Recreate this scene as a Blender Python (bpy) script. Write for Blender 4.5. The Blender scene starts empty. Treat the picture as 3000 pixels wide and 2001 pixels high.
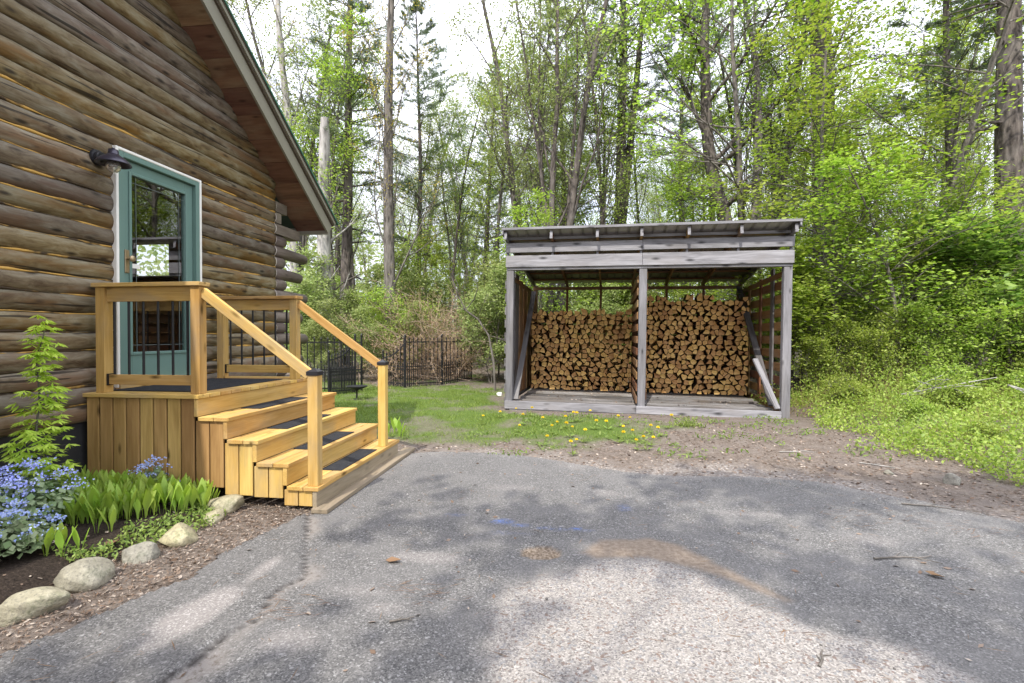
import bpy, math, random
import numpy as np
from mathutils import Vector, Matrix
R = math.radians
S = bpy.context.scene
COL = S.collection
random.seed(7)

# ------------------------------------------------------------------ camera
cd = bpy.data.cameras.new('camera'); cam = bpy.data.objects.new('camera', cd); COL.objects.link(cam)
cd.sensor_width = 36; cd.lens = 36 * 1440 / 3000; cd.clip_start = 0.05; cd.clip_end = 1000
cam.location = (0, 0, 1.5); cam.rotation_euler = (R(90 - 0.617), 0, R(7.1))
S.camera = cam
# ------------------------------------------------------------------ sky, sun, exposure
SUN_EL, SUN_AZ = 52, 192            # degrees; azimuth clockwise from +Y
SD = Vector((math.sin(R(SUN_AZ)) * math.cos(R(SUN_EL)), math.cos(R(SUN_AZ)) * math.cos(R(SUN_EL)), math.sin(R(SUN_EL))))
W = bpy.data.worlds.new("World"); S.world = W; W.use_nodes = True
nt = W.node_tree; nt.nodes.clear()
o_ = nt.nodes.new('ShaderNodeOutputWorld'); bg = nt.nodes.new('ShaderNodeBackground')
sky = nt.nodes.new('ShaderNodeTexSky'); sky.sky_type = 'NISHITA'; sky.sun_disc = False
sky.sun_elevation = R(SUN_EL); sky.sun_rotation = R(SUN_AZ); sky.air_density = 1.0; sky.dust_density = 2.5; sky.ozone_density = 1.0
tc = nt.nodes.new('ShaderNodeTexCoord'); nz = nt.nodes.new('ShaderNodeTexNoise'); nz.inputs['Scale'].default_value = 2.2; nz.inputs['Detail'].default_value = 8
nt.links.new(tc.outputs['Generated'], nz.inputs['Vector'])
rp = nt.nodes.new('ShaderNodeValToRGB'); rp.color_ramp.elements[0].position = 0.36; rp.color_ramp.elements[1].position = 0.6
rp.color_ramp.elements[0].color = (.62, .62, .62, 1); rp.color_ramp.elements[1].color = (.97, .97, .97, 1)
nt.links.new(nz.outputs['Fac'], rp.inputs['Fac'])
mx = nt.nodes.new('ShaderNodeMix'); mx.data_type = 'RGBA'
nt.links.new(rp.outputs['Color'], mx.inputs['Factor']); nt.links.new(sky.outputs['Color'], mx.inputs['A'])
sp_ = nt.nodes.new('ShaderNodeSeparateXYZ'); nt.links.new(tc.outputs['Generated'], sp_.inputs[0])      # an overcast sky is brighter overhead than at the horizon
mr = nt.nodes.new('ShaderNodeMapRange'); mr.inputs[1].default_value = 0; mr.inputs[2].default_value = 1; mr.inputs[3].default_value = .42; mr.inputs[4].default_value = 1.25
nt.links.new(sp_.outputs['Z'], mr.inputs[0])
cl = nt.nodes.new('ShaderNodeVectorMath'); cl.operation = 'SCALE'; cl.inputs[0].default_value = (8.9, 9.05, 10.2); nt.links.new(mr.outputs[0], cl.inputs['Scale']); nt.links.new(cl.outputs[0], mx.inputs['B'])
nt.links.new(mx.outputs['Result'], bg.inputs['Color']); bg.inputs['Strength'].default_value = 0.15
nt.links.new(bg.outputs[0], o_.inputs[0])
sl = bpy.data.lights.new('sun', 'SUN'); sl.energy = 2.3; sl.angle = R(0.53); sl.color = (1, .95, .86)
so = bpy.data.objects.new('sun', sl); COL.objects.link(so); so.rotation_euler = SD.to_track_quat('Z', 'Y').to_euler(); so.location = (-3, -10, 20)
S.view_settings.view_transform = 'Standard'; S.view_settings.look = 'None'; S.view_settings.gamma = 1
S.view_settings.exposure = 1.2
S.cycles.use_denoising = True
S.cycles.max_bounces = 8; S.cycles.transparent_max_bounces = 12
S.cycles.diffuse_bounces = 5
S.cycles.caustics_reflective = False; S.cycles.caustics_refractive = False

# ================================================================== helpers
def thing(name, label, cat, loc=(0, 0, 0), rotz=0, group=None):
    o = bpy.data.objects.new(name, None); COL.objects.link(o); o.empty_display_size = .1
    o.location = loc; o.rotation_euler = (0, 0, rotz)
    return tag(o, label, cat, group)
def tag(o, label=None, cat=None, group=None, kind=None):
    if label: o['label'] = label
    if cat: o['category'] = cat
    if group: o['group'] = group
    if kind: o['kind'] = kind
    return o
def dup(src, loc, rotz=0, scale=1, label=None, group=None):
    c = src.copy(); COL.objects.link(c); c.location = loc; c.rotation_euler = (0, 0, rotz)
    c.scale = (scale,) * 3 if not isinstance(scale, tuple) else scale
    if label: c['label'] = label
    if group: c['group'] = group
    for ch in src.children:
        d = ch.copy(); COL.objects.link(d); d.parent = c
        for g in ch.children:
            e = g.copy(); COL.objects.link(e); e.parent = d
    return c
def np_mesh(name, V, F, mats, parent=None, smooth=False, attrs=None, midx=None):
    """V (N,3), F (M,k) -> linked object"""
    V = np.asarray(V, np.float32); F = np.asarray(F, np.int32)
    me = bpy.data.meshes.new(name)
    me.vertices.add(len(V)); me.vertices.foreach_set('co', V.ravel())
    k = F.shape[1]
    me.loops.add(F.size); me.loops.foreach_set('vertex_index', F.ravel())
    me.polygons.add(len(F)); me.polygons.foreach_set('loop_start', np.arange(0, F.size, k, dtype=np.int32))
    me.polygons.foreach_set('loop_total', np.full(len(F), k, np.int32))
    if midx is not None: me.polygons.foreach_set('material_index', np.asarray(midx, np.int32))
    me.update(calc_edges=True)
    if smooth: me.polygons.foreach_set('use_smooth', np.ones(len(F), bool))
    for n, a in (attrs or {}).items():
        at = me.attributes.new(n, 'FLOAT', 'POINT'); at.data.foreach_set('value', np.asarray(a, np.float32))
    for m in (mats if isinstance(mats, (list, tuple)) else [mats]): me.materials.append(m)
    o = bpy.data.objects.new(name, me); COL.objects.link(o)
    if parent: o.parent = parent
    return o

class MB:
    """collects solids with a grain coordinate (gc, first axis along the grain) and one random per board (rb)"""
    def __init__(s): s.v = []; s.f = []; s.g = []; s.r = []; s.mi = []
    def add(s, verts, faces, gcs, mi=0, rb=None):
        b = len(s.v); rb = random.random() if rb is None else rb
        off = Vector((random.uniform(0, 60), random.uniform(0, 60), random.uniform(0, 60)))
        s.v += [tuple(v) for v in verts]; s.g += [tuple(Vector(g) + off) for g in gcs]
        s.r += [rb] * len(verts); s.f += [tuple(i + b for i in f) for f in faces]
        s.mi += ([mi] * len(faces) if isinstance(mi, int) else list(mi))
    def box(s, x0, x1, y0, y1, z0, z1, axis=None, M=None, rb=None, mi=0):
        d = (x1 - x0, y1 - y0, z1 - z0)
        if axis is None: axis = max(range(3), key=lambda i: d[i])
        vs = [Vector((x, y, z)) for z in (z0, z1) for y in (y0, y1) for x in (x0, x1)]
        o = [axis] + [i for i in range(3) if i != axis]
        gs = [(v[o[0]], v[o[1]], v[o[2]]) for v in vs]
        if M is not None: vs = [M @ v for v in vs]
        s.add(vs, [(0, 2, 3, 1), (4, 5, 7, 6), (0, 1, 5, 4), (2, 6, 7, 3), (0, 4, 6, 2), (1, 3, 7, 5)], gs, mi, rb)
        return s
    def beam(s, a, b, w, h, up=(0, 0, 1), rb=None, mi=0):
        a = Vector(a); b = Vector(b); d = b - a; L = d.length; d.normalize()
        side = d.cross(Vector(up)); side.normalize(); u = side.cross(d)
        M = Matrix((d, side, u)).transposed().to_4x4(); M.translation = a
        return s.box(0, L, -w / 2, w / 2, -h / 2, h / 2, 0, M, rb, mi)
    def tube(s, pts, rad, n=8, cap=True, mi=0):
        pts = [Vector(p) for p in pts]; rad = rad if isinstance(rad, (list, tuple)) else [rad] * len(pts)
        vs = []; gs = []; L = 0; u = None
        for i, p in enumerate(pts):
            d = (pts[min(i + 1, len(pts) - 1)] - pts[max(i - 1, 0)]).normalized()
            if u is None: u = d.orthogonal().normalized()
            u = (u - d * u.dot(d)).normalized(); w = d.cross(u)
            if i: L += (p - pts[i - 1]).length
            for k in range(n):
                a = 2 * math.pi * k / n; q = u * math.cos(a) + w * math.sin(a)
                vs.append(p + q * rad[i]); gs.append((L, math.cos(a) * rad[i], math.sin(a) * rad[i]))
        fs = [(i * n + k, i * n + (k + 1) % n, (i + 1) * n + (k + 1) % n, (i + 1) * n + k) for i in range(len(pts) - 1) for k in range(n)]
        if cap: fs += [tuple(range(n))[::-1], tuple(range((len(pts) - 1) * n, len(pts) * n))]
        s.add(vs, fs, gs, mi); return s
    def lathe(s, c, prof, n=24, axis='z', mi=0):
        c = Vector(c); vs = []
        for r, h in prof:
            for k in range(n):
                a = 2 * math.pi * k / n
                q = (r * math.cos(a), r * math.sin(a), h) if axis == 'z' else (h, r * math.cos(a), r * math.sin(a))
                vs.append(c + Vector(q))
        fs = [(i * n + k, i * n + (k + 1) % n, (i + 1) * n + (k + 1) % n, (i + 1) * n + k) for i in range(len(prof) - 1) for k in range(n)]
        s.add(vs, fs, vs, mi); return s
    def build(s, name, m, parent=None, smooth=False, bevel=0):
        me = bpy.data.meshes.new(name); me.from_pydata(s.v, [], s.f); me.update()
        a = me.attributes.new('gc', 'FLOAT_VECTOR', 'POINT'); a.data.foreach_set('vector', np.array(s.g, np.float32).ravel())
        a = me.attributes.new('rb', 'FLOAT', 'POINT'); a.data.foreach_set('value', np.array(s.r, np.float32))
        for q in (m if isinstance(m, (list, tuple)) else [m]): me.materials.append(q)
        me.polygons.foreach_set('material_index', np.array(s.mi, np.int32))
        if smooth: me.polygons.foreach_set('use_smooth', np.ones(len(s.f), bool))
        o = bpy.data.objects.new(name, me); COL.objects.link(o)
        if parent: o.parent = parent
        if bevel:
            b = o.modifiers.new('bevel', 'BEVEL'); b.width = bevel; b.segments = 1; b.limit_method = 'ANGLE'
        return o

# ------------------------------------------------------------------ node helper
class N:
    def __init__(s, name):
        s.m = bpy.data.materials.new(name); s.m.use_nodes = True; s.t = s.m.node_tree; s.t.nodes.clear()
        s.out = s.t.nodes.new('ShaderNodeOutputMaterial')
    def n(s, typ, **kw):
        q = s.t.nodes.new('ShaderNode' + typ)
        for k, v in kw.items():
            if k.startswith('i_'): 
                key = k[2:].replace('_', ' ')
                s.set(q.inputs[int(key) if key.isdigit() else key], v)
            else: setattr(q, k, v)
        return q
    def set(s, inp, v):
        if hasattr(v, 'is_linked') or isinstance(v, bpy.types.NodeSocket): s.t.links.new(v, inp)
        elif isinstance(v, (tuple, list)) and len(v) == 3 and inp.type == 'RGBA': inp.default_value = (*v, 1)
        else: inp.default_value = v
    def attr(s, name, what='Fac'): return s.n('Attribute', attribute_name=name).outputs[what]
    def obj(s): return s.n('TexCoord').outputs['Object']
    def mapv(s, v, sc=(1, 1, 1)): return s.n('Mapping', i_Vector=v, i_Scale=sc).outputs[0]
    def noise(s, v, scale=5, detail=4, rough=.55, dist=0, what='Fac'):
        return s.n('TexNoise', i_Vector=v, i_Scale=scale, i_Detail=detail, i_Roughness=rough, i_Distortion=dist).outputs[what]
    def ramp(s, f, *st):
        q = s.n('ValToRGB'); e = q.color_ramp.elements
        while len(e) < len(st): e.new(.5)
        for el, (p, c) in zip(e, st):
            el.position = p; el.color = (c, c, c, 1) if isinstance(c, (int, float)) else (*c, 1)
        s.set(q.inputs[0], f); return q.outputs[0]
    def mix(s, f, a, b, mode='MIX'):
        q = s.n('Mix', data_type='RGBA', blend_type=mode)
        s.set(q.inputs['Factor'], f); s.set(q.inputs['A'], a); s.set(q.inputs['B'], b); return q.outputs['Result']
    def math(s, op, a, b=0.0, clamp=False):
        q = s.n('Math', operation=op, use_clamp=clamp); s.set(q.inputs[0], a); s.set(q.inputs[1], b); return q.outputs[0]
    def hsv(s, c, h=.5, sa=1., v=1.): return s.n('HueSaturation', i_Color=c, i_Hue=h, i_Saturation=sa, i_Value=v).outputs[0]
    def bump(s, h, st=.3, d=.01): return s.n('Bump', i_Height=h, i_Strength=st, i_Distance=d).outputs[0]
    def pbr(s, col, rough=.7, bump=None, metal=0, spec=.3):
        q = s.n('BsdfPrincipled'); s.set(q.inputs['Base Color'], col); s.set(q.inputs['Roughness'], rough)
        s.set(q.inputs['Metallic'], metal); s.set(q.inputs['Specular IOR Level'], spec)
        if bump is not None: s.set(q.inputs['Normal'], bump)
        s.t.links.new(q.outputs[0], s.out.inputs[0]); return s.m
    def rng(s, f, a, b): # map 0..1 to a..b
        return s.n('MapRange', i_Value=f, i_3=a, i_4=b).outputs[0]

def wood(name, dark, light, knots=.6, grain=1., vary=.35, rough=.65, spec=.25, stain=None, huev=.02, spec_size=1.0):
    q = N(name); g = q.attr('gc', 'Vector'); rb = q.attr('rb')
    big = q.noise(q.mapv(g, (1.1, 9, 9)), 1.0, 3, .6, .6)
    fine = q.noise(q.mapv(g, (3 * grain, 70 * grain, 70 * grain)), 1.0, 3, .6)
    band = q.math('ADD', q.math('MULTIPLY', big, .65), q.math('MULTIPLY', fine, .35))
    c = q.ramp(band, (.33, dark), (.66, light))
    if stain: c = q.mix(q.ramp(q.noise(q.mapv(g, (1.5, 4, 4)), 1, 4, .6), (.48, 0.), (.70, .7)), c, stain)
    vo = q.n('TexVoronoi', i_Vector=q.mapv(g, (2.6, 8, 8)), i_Scale=1.0).outputs['Distance']
    k = q.ramp(vo, (.05 * spec_size, 1.), (.19 * spec_size, 0.))
    c = q.mix(q.math('MULTIPLY', k, knots), c, tuple(x * .28 for x in dark))
    c = q.hsv(c, q.rng(rb, .5 - huev, .5 + huev), 1., q.rng(rb, 1 - vary, 1 + vary * .5))
    return q.pbr(c, rough, q.bump(fine, .35, .004), 0, spec)

M = {}
M['cedar'] = wood('cedar', (.44, .262, .07), (.67, .445, .16), .95, vary=.2, huev=.010, rough=.85, spec=.12, stain=(.36, .27, .16))
M['cedar_skirt'] = wood('cedar_siding', (.31, .18, .06), (.54, .34, .13), .95, vary=.3, huev=.012, rough=.8, spec=.15)
M['tread_old'] = wood('weathered_lumber', (.22, .175, .115), (.37, .305, .215), .5, vary=.2, huev=.004)
M['grey_wood'] = wood('weathered_grey_boards', (.13, .127, .133), (.36, .353, .37), .95, vary=.22, huev=.005, stain=(.22, .205, .20), spec_size=1.5)
M['brown_wood'] = wood('aged_brown_lumber', (.18, .088, .036), (.36, .195, .085), .5, vary=.35, stain=(.26, .20, .15))
M['dark_grey_wood'] = wood('dark_grey_lumber', (.085, .078, .075), (.19, .18, .18), .5, vary=.3)
M['soffit'] = wood('soffit_boards', (.13, .066, .042), (.30, .165, .105), .7, vary=.45, stain=(.30, .21, .14))
M['grey_post'] = wood('dark_weathered_posts', (.10, .097, .10), (.27, .262, .275), .9, vary=.2, huev=.005, stain=(.19, .18, .175))
M['floor'] = wood('dirty_grey_slats', (.10, .09, .08), (.36, .345, .335), .8, vary=.55, huev=.008, stain=(.16, .12, .085))
M['log_end'] = wood('brown_grey_log_ends', (.11, .085, .065), (.26, .22, .175), .5, vary=.3)
M['lath'] = wood('pale_split_wood', (.4, .36, .3), (.6, .55, .48), .2, vary=.2)

def log_mat():
    q = N('weathered_logs'); g = q.attr('gc', 'Vector'); rb = q.attr('rb')
    big = q.noise(q.mapv(g, (4.0, 12, 12)), 1, 6, .66, .6)
    mid = q.noise(q.mapv(g, (1.2, 5, 5)), 1, 4, .6)
    fine = q.noise(q.mapv(g, (2.5, 60, 60)), 1, 3, .6)
    c = q.ramp(big, (.32, (.10, .06, .03)), (.5, (.235, .175, .10)), (.68, (.34, .295, .205)))
    c = q.mix(q.ramp(mid, (.5, 0.), (.62, .8)), c, (.20, .105, .042))
    # upper sides greyed by normal: weathering plus painted sky light; undersides stay brown
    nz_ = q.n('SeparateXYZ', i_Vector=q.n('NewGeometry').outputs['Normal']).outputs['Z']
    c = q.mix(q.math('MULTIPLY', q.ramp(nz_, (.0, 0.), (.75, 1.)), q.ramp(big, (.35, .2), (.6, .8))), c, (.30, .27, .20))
    c = q.mix(q.math('MULTIPLY', fine, .8), c, q.hsv(c, .5, 1, .4))
    vo = q.n('TexVoronoi', i_Vector=q.mapv(g, (3.2, 9, 9)), i_Scale=1.0).outputs['Distance']
    c = q.mix(q.ramp(vo, (.08, .9), (.22, 0.)), c, (.025, .017, .01))
    chk = q.noise(q.mapv(g, (1.0, 26, 26)), 1, 2, .4, .2)     # long drying checks
    c = q.mix(q.ramp(chk, (.635, 0.), (.665, .85)), c, (.022, .016, .01))
    c = q.hsv(c, q.rng(rb, .49, .51), q.rng(rb, .7, 1.2), q.rng(q.math('FRACT', q.math('MULTIPLY', rb, 7.7)), .66, 1.2))
    return q.pbr(c, .6, q.bump(q.math('ADD', fine, q.math('MULTIPLY', chk, -.6)), .5, .006), 0, .3)
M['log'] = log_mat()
def chink_mat():
    q = N('yellow_caulk'); g = q.attr('gc', 'Vector')
    n = q.noise(q.mapv(g, (2.2, 5, 5)), 1, 4, .7)
    return q.pbr(q.ramp(n, (.43, (.05, .032, .016)), (.54, (.52, .31, .075))), .7)
M['chink'] = chink_mat()
def plain(name, col, rough=.5, metal=0, spec=.4, nv=.15, ns=20, bump=0.):
    q = N(name); n = q.noise(q.obj(), ns, 4)
    c = q.mix(q.math('MULTIPLY', n, 1.), tuple(x * (1 - nv) for x in col), tuple(min(1, x * (1 + nv)) for x in col))
    return q.pbr(c, rough, q.bump(n, bump, .01) if bump else None, metal, spec)
M['green_paint'] = plain('green_door_paint', (.14, .235, .20), .42, nv=.08, ns=3)
M['white_trim'] = plain('white_trim', (.82, .81, .74), .6, nv=.06)
M['black_iron'] = plain('black_iron', (.012, .012, .013), .45, nv=.4)
M['black_plastic'] = plain('black_plastic', (.022, .022, .025), .35, nv=.2)
M['lamp_metal'] = plain('dark_bronze_metal', (.05, .045, .062), .3, .4, nv=.2)
M['brass'] = plain('worn_brass', (.45, .34, .2), .35, .7)
M['tan_metal'] = plain('tan_painted_fascia', (.25, .235, .18), .5, nv=.12, ns=6)
M['brown_metal'] = plain('brown_trim', (.09, .07, .05), .5, nv=.2)
M['green_metal'] = plain('green_roof_edge', (.05, .15, .095), .45, nv=.2)
M['foundation'] = plain('dark_shaded_foundation', (.028, .027, .027), .8, nv=.4, ns=9, bump=.3)  # dark concrete, with the shade below the logs painted into its colour
M['interior'] = plain('dim_interior_plaster', (.16, .13, .10), .8)
M['shingle'] = plain('dark_green_roofing', (.05, .08, .06), .7)
M['concrete'] = plain('concrete_block', (.33, .32, .30), .9, nv=.2, ns=30, bump=.4)
def mat_rubber():
    q = N('black_carpet_mat'); n = q.noise(q.obj(), 220, 3, .7); m = q.noise(q.obj(), 12, 4)
    c = q.ramp(n, (.35, (.012, .013, .015)), (.7, (.055, .057, .063)))
    c = q.mix(q.ramp(m, (.5, 0.), (.8, .35)), c, (.1, .095, .085))
    return q.pbr(c, .95, q.bump(n, .7, .004), 0, .1)
M['mat'] = mat_rubber()
def roof_metal():
    q = N('grey_metal_sheet'); n = q.noise(q.obj(), 3, 4)
    return q.pbr(q.ramp(n, (.3, (.20, .185, .175)), (.7, (.33, .31, .29))), .5, None, .3)
M['sheet'] = roof_metal()
def glass():
    q = N('door_glass'); fr = q.n('Fresnel', i_IOR=1.6).outputs[0]
    tr = q.n('BsdfTransparent'); tr.inputs[0].default_value = (.95, .97, .96, 1); gl = q.n('BsdfGlossy'); gl.inputs['Roughness'].default_value = 0.012
    ms = q.n('MixShader'); q.set(ms.inputs[0], q.math('MULTIPLY', q.math('MULTIPLY', fr, 4.5, True), q.math('SUBTRACT', 1.0, q.n('NewGeometry').outputs['Backfacing']))); q.t.links.new(tr.outputs[0], ms.inputs[1]); q.t.links.new(gl.outputs[0], ms.inputs[2])
    q.t.links.new(ms.outputs[0], q.out.inputs[0]); return q.m
M['glass'] = glass()
def bulbglass():
    q = N('clear_bulb'); p = q.n('BsdfPrincipled'); p.inputs['Base Color'].default_value = (.9, .85, .75, 1); p.inputs['Roughness'].default_value = .05
    p.inputs['Transmission Weight'].default_value = .8; q.t.links.new(p.outputs[0], q.out.inputs[0]); return q.m
M['bulb'] = bulbglass()

def leafmat(name, a, b, trans=.45, sat=1., hv=.012, c3=None, rough=.6):
    q = N(name); rnd = q.n('NewGeometry').outputs['Random Per Island']
    c = q.mix(rnd, a, b)
    if c3: c = q.mix(q.ramp(q.noise(q.obj(), 1.3, 2), (.5, 0.), (.62, 1.)), c, c3)
    oi = q.n('ObjectInfo').outputs['Random']
    c = q.hsv(c, q.rng(oi, .5 - hv, .5 + hv), sat, q.rng(oi, .85, 1.15))
    d = q.n('BsdfDiffuse', i_Color=c); t = q.n('BsdfTranslucent', i_Color=q.hsv(c, .503, 1.1, 1.15)); g = q.n('BsdfGlossy', i_Roughness=rough); g.inputs[0].default_value = (.5, .5, .5, 1)
    m1 = q.n('MixShader', i_0=trans); q.t.links.new(d.outputs[0], m1.inputs[1]); q.t.links.new(t.outputs[0], m1.inputs[2])
    m2 = q.n('MixShader', i_0=.04); q.t.links.new(m1.outputs[0], m2.inputs[1]); q.t.links.new(g.outputs[0], m2.inputs[2])
    q.t.links.new(m2.outputs[0], q.out.inputs[0]); return q.m
M['leaf_bright'] = leafmat('spring_maple_leaf', (.215, .325, .045), (.42, .50, .11), .48)
M['leaf_green'] = leafmat('green_leaf', (.12, .21, .04), (.26, .34, .08), .45)
M['leaf_pale'] = leafmat('pale_young_leaf', (.22, .29, .09), (.38, .42, .16), .45)
M['leaf_rust'] = leafmat('bronze_bud_leaf', (.38, .28, .06), (.46, .40, .09), .4, c3=(.28, .31, .08))
M['needle'] = leafmat('pine_needles', (.11, .175, .085), (.21, .28, .14), .35, c3=(.16, .21, .12))
M['shade_leaf'] = leafmat('broad_leaf', (.05, .10, .02), (.10, .16, .03), .2)
M['grass'] = leafmat('grass_blade', (.13, .20, .03), (.28, .34, .08), .4)
M['lily'] = leafmat('lily_leaf', (.24, .40, .05), (.44, .56, .11), .45)
M['brunnera'] = leafmat('brunnera_leaf', (.16, .26, .10), (.40, .48, .28), .3)
M['cover'] = leafmat('ground_cover_leaf', (.18, .29, .06), (.34, .42, .11), .42)
M['acer'] = leafmat('feathery_maple_leaf', (.42, .56, .07), (.62, .72, .13), .5)
M['blue_petal'] = leafmat('pale_blue_petal', (.33, .42, .90), (.58, .65, .97), .2)
M['yellow_petal'] = leafmat('yellow_petal', (.8, .58, .02), (.9, .7, .04), .2, hv=.0)
M['twig'] = leafmat('bare_brown_twig', (.30, .21, .14), (.54, .43, .32), .0, hv=.01)
M['dead_leaf'] = leafmat('dry_leaf', (.13, .07, .04), (.25, .15, .085), .1, hv=.01)
M['bush_leaf'] = leafmat('olive_bud', (.36, .25, .14), (.50, .37, .20), .35, hv=.01)
def litter():
    q = N('litter_flakes'); rnd = q.n('NewGeometry').outputs['Random Per Island']
    c = q.ramp(rnd, (0., (.06, .035, .02)), (.35, (.165, .112, .078)), (.75, (.26, .20, .155)), (.95, (.40, .34, .28)))
    return q.pbr(c, .9)
M['litter'] = litter()
def pebble():
    q = N('gravel_pebbles'); rnd = q.n('NewGeometry').outputs['Random Per Island']
    c = q.ramp(rnd, (0., (.10, .095, .09)), (.4, (.25, .23, .21)), (.75, (.31, .285, .265)), (.95, (.46, .44, .42)))
    return q.pbr(c, .85)
M['pebble'] = pebble()
def bark(name, a, b, sc=1., vine=None, rough_b=.9):
    q = N(name); o = q.obj()
    n = q.noise(q.mapv(o, (9 * sc, 9 * sc, 2.0 * sc)), 1, 5, .65, .5); v = q.n('TexVoronoi', i_Vector=q.mapv(o, (10 * sc, 10 * sc, 2.6 * sc)), i_Scale=1.0).outputs['Distance']
    l = q.noise(o, 1.1, 3)
    c = q.mix(q.ramp(n, (.35, 0.), (.65, 1.)), a, b)
    c = q.mix(q.ramp(v, (.12, .8), (.5, 0.)), c, tuple(x * .35 for x in a))
    c = q.mix(q.ramp(l, (.5, 0.), (.7, .55)), c, tuple(x * .75 + .06 for x in b))
    return q.pbr(c, .9, q.bump(q.math('ADD', n, v), rough_b, .03), 0, .15)
M['bark'] = bark('grey_brown_bark', (.09, .08, .068), (.21, .188, .165))
M['bark_dark'] = bark('dark_pine_bark', (.06, .05, .044), (.165, .142, .125), 1.0)
M['bark_pale'] = bark('pale_dead_wood', (.30, .28, .26), (.50, .48, .45), .7, rough_b=.4)
M['bark_birch'] = bark('mottled_pale_bark', (.22, .21, .19), (.46, .44, .41), .8, rough_b=.4)
def firewood(name, a, b):
    q = N(name); o = q.obj(); oi = q.n('ObjectInfo').outputs['Random']; ri = q.n('NewGeometry').outputs['Random Per Island']
    r2 = q.math('FRACT', q.math('ADD', q.math('MULTIPLY', oi, 7.3), ri))
    n = q.noise(o, 9, 4, .6, .3); f = q.noise(q.mapv(o, (70, 3, 70)), 1, 3)
    c = q.mix(q.ramp(n, (.35, 0.), (.68, 1.)), a, b); c = q.mix(q.math('MULTIPLY', f, .45), c, q.hsv(c, .5, 1, .55))
    c = q.hsv(c, q.rng(r2, .485, .512), 1., q.rng(r2, .72, 1.25))
    return q.pbr(c, .85, q.bump(f, .4, .004), 0, .1)
M['fw_end'] = firewood('cut_log_end', (.66, .36, .115), (.92, .60, .26))
M['fw_side'] = firewood('split_side_and_bark', (.07, .045, .03), (.22, .14, .08))
def stone():
    q = N('field_stone'); o = q.obj(); n = q.noise(o, 5, 6, .65); f = q.noise(o, 60, 3, .7); oi = q.n('ObjectInfo').outputs['Random']
    c = q.ramp(n, (.3, (.20, .18, .12)), (.55, (.41, .375, .265)), (.75, (.57, .53, .40)))
    c = q.mix(q.math('MULTIPLY', q.ramp(f, (.5, 0.), (.66, 1.)), .5), c, (.12, .115, .10))
    c = q.mix(q.ramp(q.noise(o, 7, 5, .7), (.52, 0.), (.66, .6)), c, (.13, .145, .07))
    c = q.hsv(c, .5, q.rng(oi, .6, 1.3), q.rng(oi, .7, 1.05))
    return q.pbr(c, .9, q.bump(q.math('ADD', n, q.math('MULTIPLY', f, .35)), .6, .03), 0, .2)
M['stone'] = stone()

# ================================================================== ground and driveway
def poly_sd(px, py, poly):
    """signed distance to polygon, positive inside"""
    P = np.asarray(poly, float); Q = np.roll(P, -1, 0); d = np.full(px.shape, 1e9); ins = np.zeros(px.shape, bool)
    for (x0, y0), (x1, y1) in zip(P, Q):
        ex, ey = x1 - x0, y1 - y0; t = np.clip(((px - x0) * ex + (py - y0) * ey) / (ex * ex + ey * ey + 1e-12), 0, 1)
        d = np.minimum(d, np.hypot(px - x0 - t * ex, py - y0 - t * ey))
        c = ((y0 > py) != (y1 > py)) & (px < (x1 - x0) * (py - y0) / (y1 - y0 + 1e-12) + x0); ins ^= c
    return np.where(ins, d, -d)
def line_d(px, py, pts):
    d = np.full(px.shape, 1e9)
    for (x0, y0), (x1, y1) in zip(pts[:-1], pts[1:]):
        ex, ey = x1 - x0, y1 - y0; t = np.clip(((px - x0) * ex + (py - y0) * ey) / (ex * ex + ey * ey), 0, 1)
        d = np.minimum(d, np.hypot(px - x0 - t * ex, py - y0 - t * ey))
    return d
def vnoise(x, y, sc=1., seed=0, oct=3):
    r = np.random.RandomState(seed); out = 0; amp = 1; tot = 0
    for o in range(oct):
        T = r.rand(64, 64); u = x * sc; v = y * sc; iu = np.floor(u).astype(int); iv = np.floor(v).astype(int); fu = u - iu; fv = v - iv
        fu = fu * fu * (3 - 2 * fu); fv = fv * fv * (3 - 2 * fv)
        a = T[iu % 64, iv % 64]; b = T[(iu + 1) % 64, iv % 64]; c = T[iu % 64, (iv + 1) % 64]; e = T[(iu + 1) % 64, (iv + 1) % 64]
        out = out + amp * ((a * (1 - fu) + b * fu) * (1 - fv) + (c * (1 - fu) + e * fu) * fv); tot += amp; amp *= .5; sc *= 2.1
    return out / tot
def sm(x, a, b): t = np.clip((x - a) / (b - a), 0, 1); return t * t * (3 - 2 * t)
DRIVE = [(-2.95, -8), (-2.86, .5), (-2.72, 1.9), (-2.61, 2.17), (-2.55, 2.37), (-2.49, 2.6), (-2.38, 2.8), (-2.43, 3.11), (-2.36, 3.44), (-2.24, 3.85), (-2.12, 3.95), (-2.06, 6.1), (-1.68, 6.25),
         (-1.0, 6.24), (-.51, 6.12), (.08, 5.8), (.64, 5.52), (1.17, 5.45), (1.89, 5.53), (2.53, 5.42), (2.85, 5.12), (3.17, 4.91), (3.61, 4.43), (4.4, 3.9), (6, 3.4), (12, 2.5), (12, -8)]
GRASS = [(-2.3, 6.75), (-1.9, 6.5), (-1.2, 6.55), (-.8, 6.9), (-.3, 6.5), (.3, 6.6), (.5, 7.1), (1.1, 6.9), (1.3, 7.5), (2.0, 7.85), (1.9, 8.3), (1.0, 8.9), (0, 9.1), (-.9, 9.5), (-1.5, 10.2), (-1.6, 13.2), (-3.2, 14.6), (-5, 14.2), (-6.5, 15), (-9, 16), (-11, 12), (-8, 8), (-4.5, 8), (-3.0, 7.0)]
BED = [(-4.5, -2), (-3.1, -2), (-3.0, 1.8), (-2.92, 2.4), (-2.95, 3.0), (-2.9, 3.6), (-2.95, 3.98), (-4.5, 4.2)]
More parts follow.
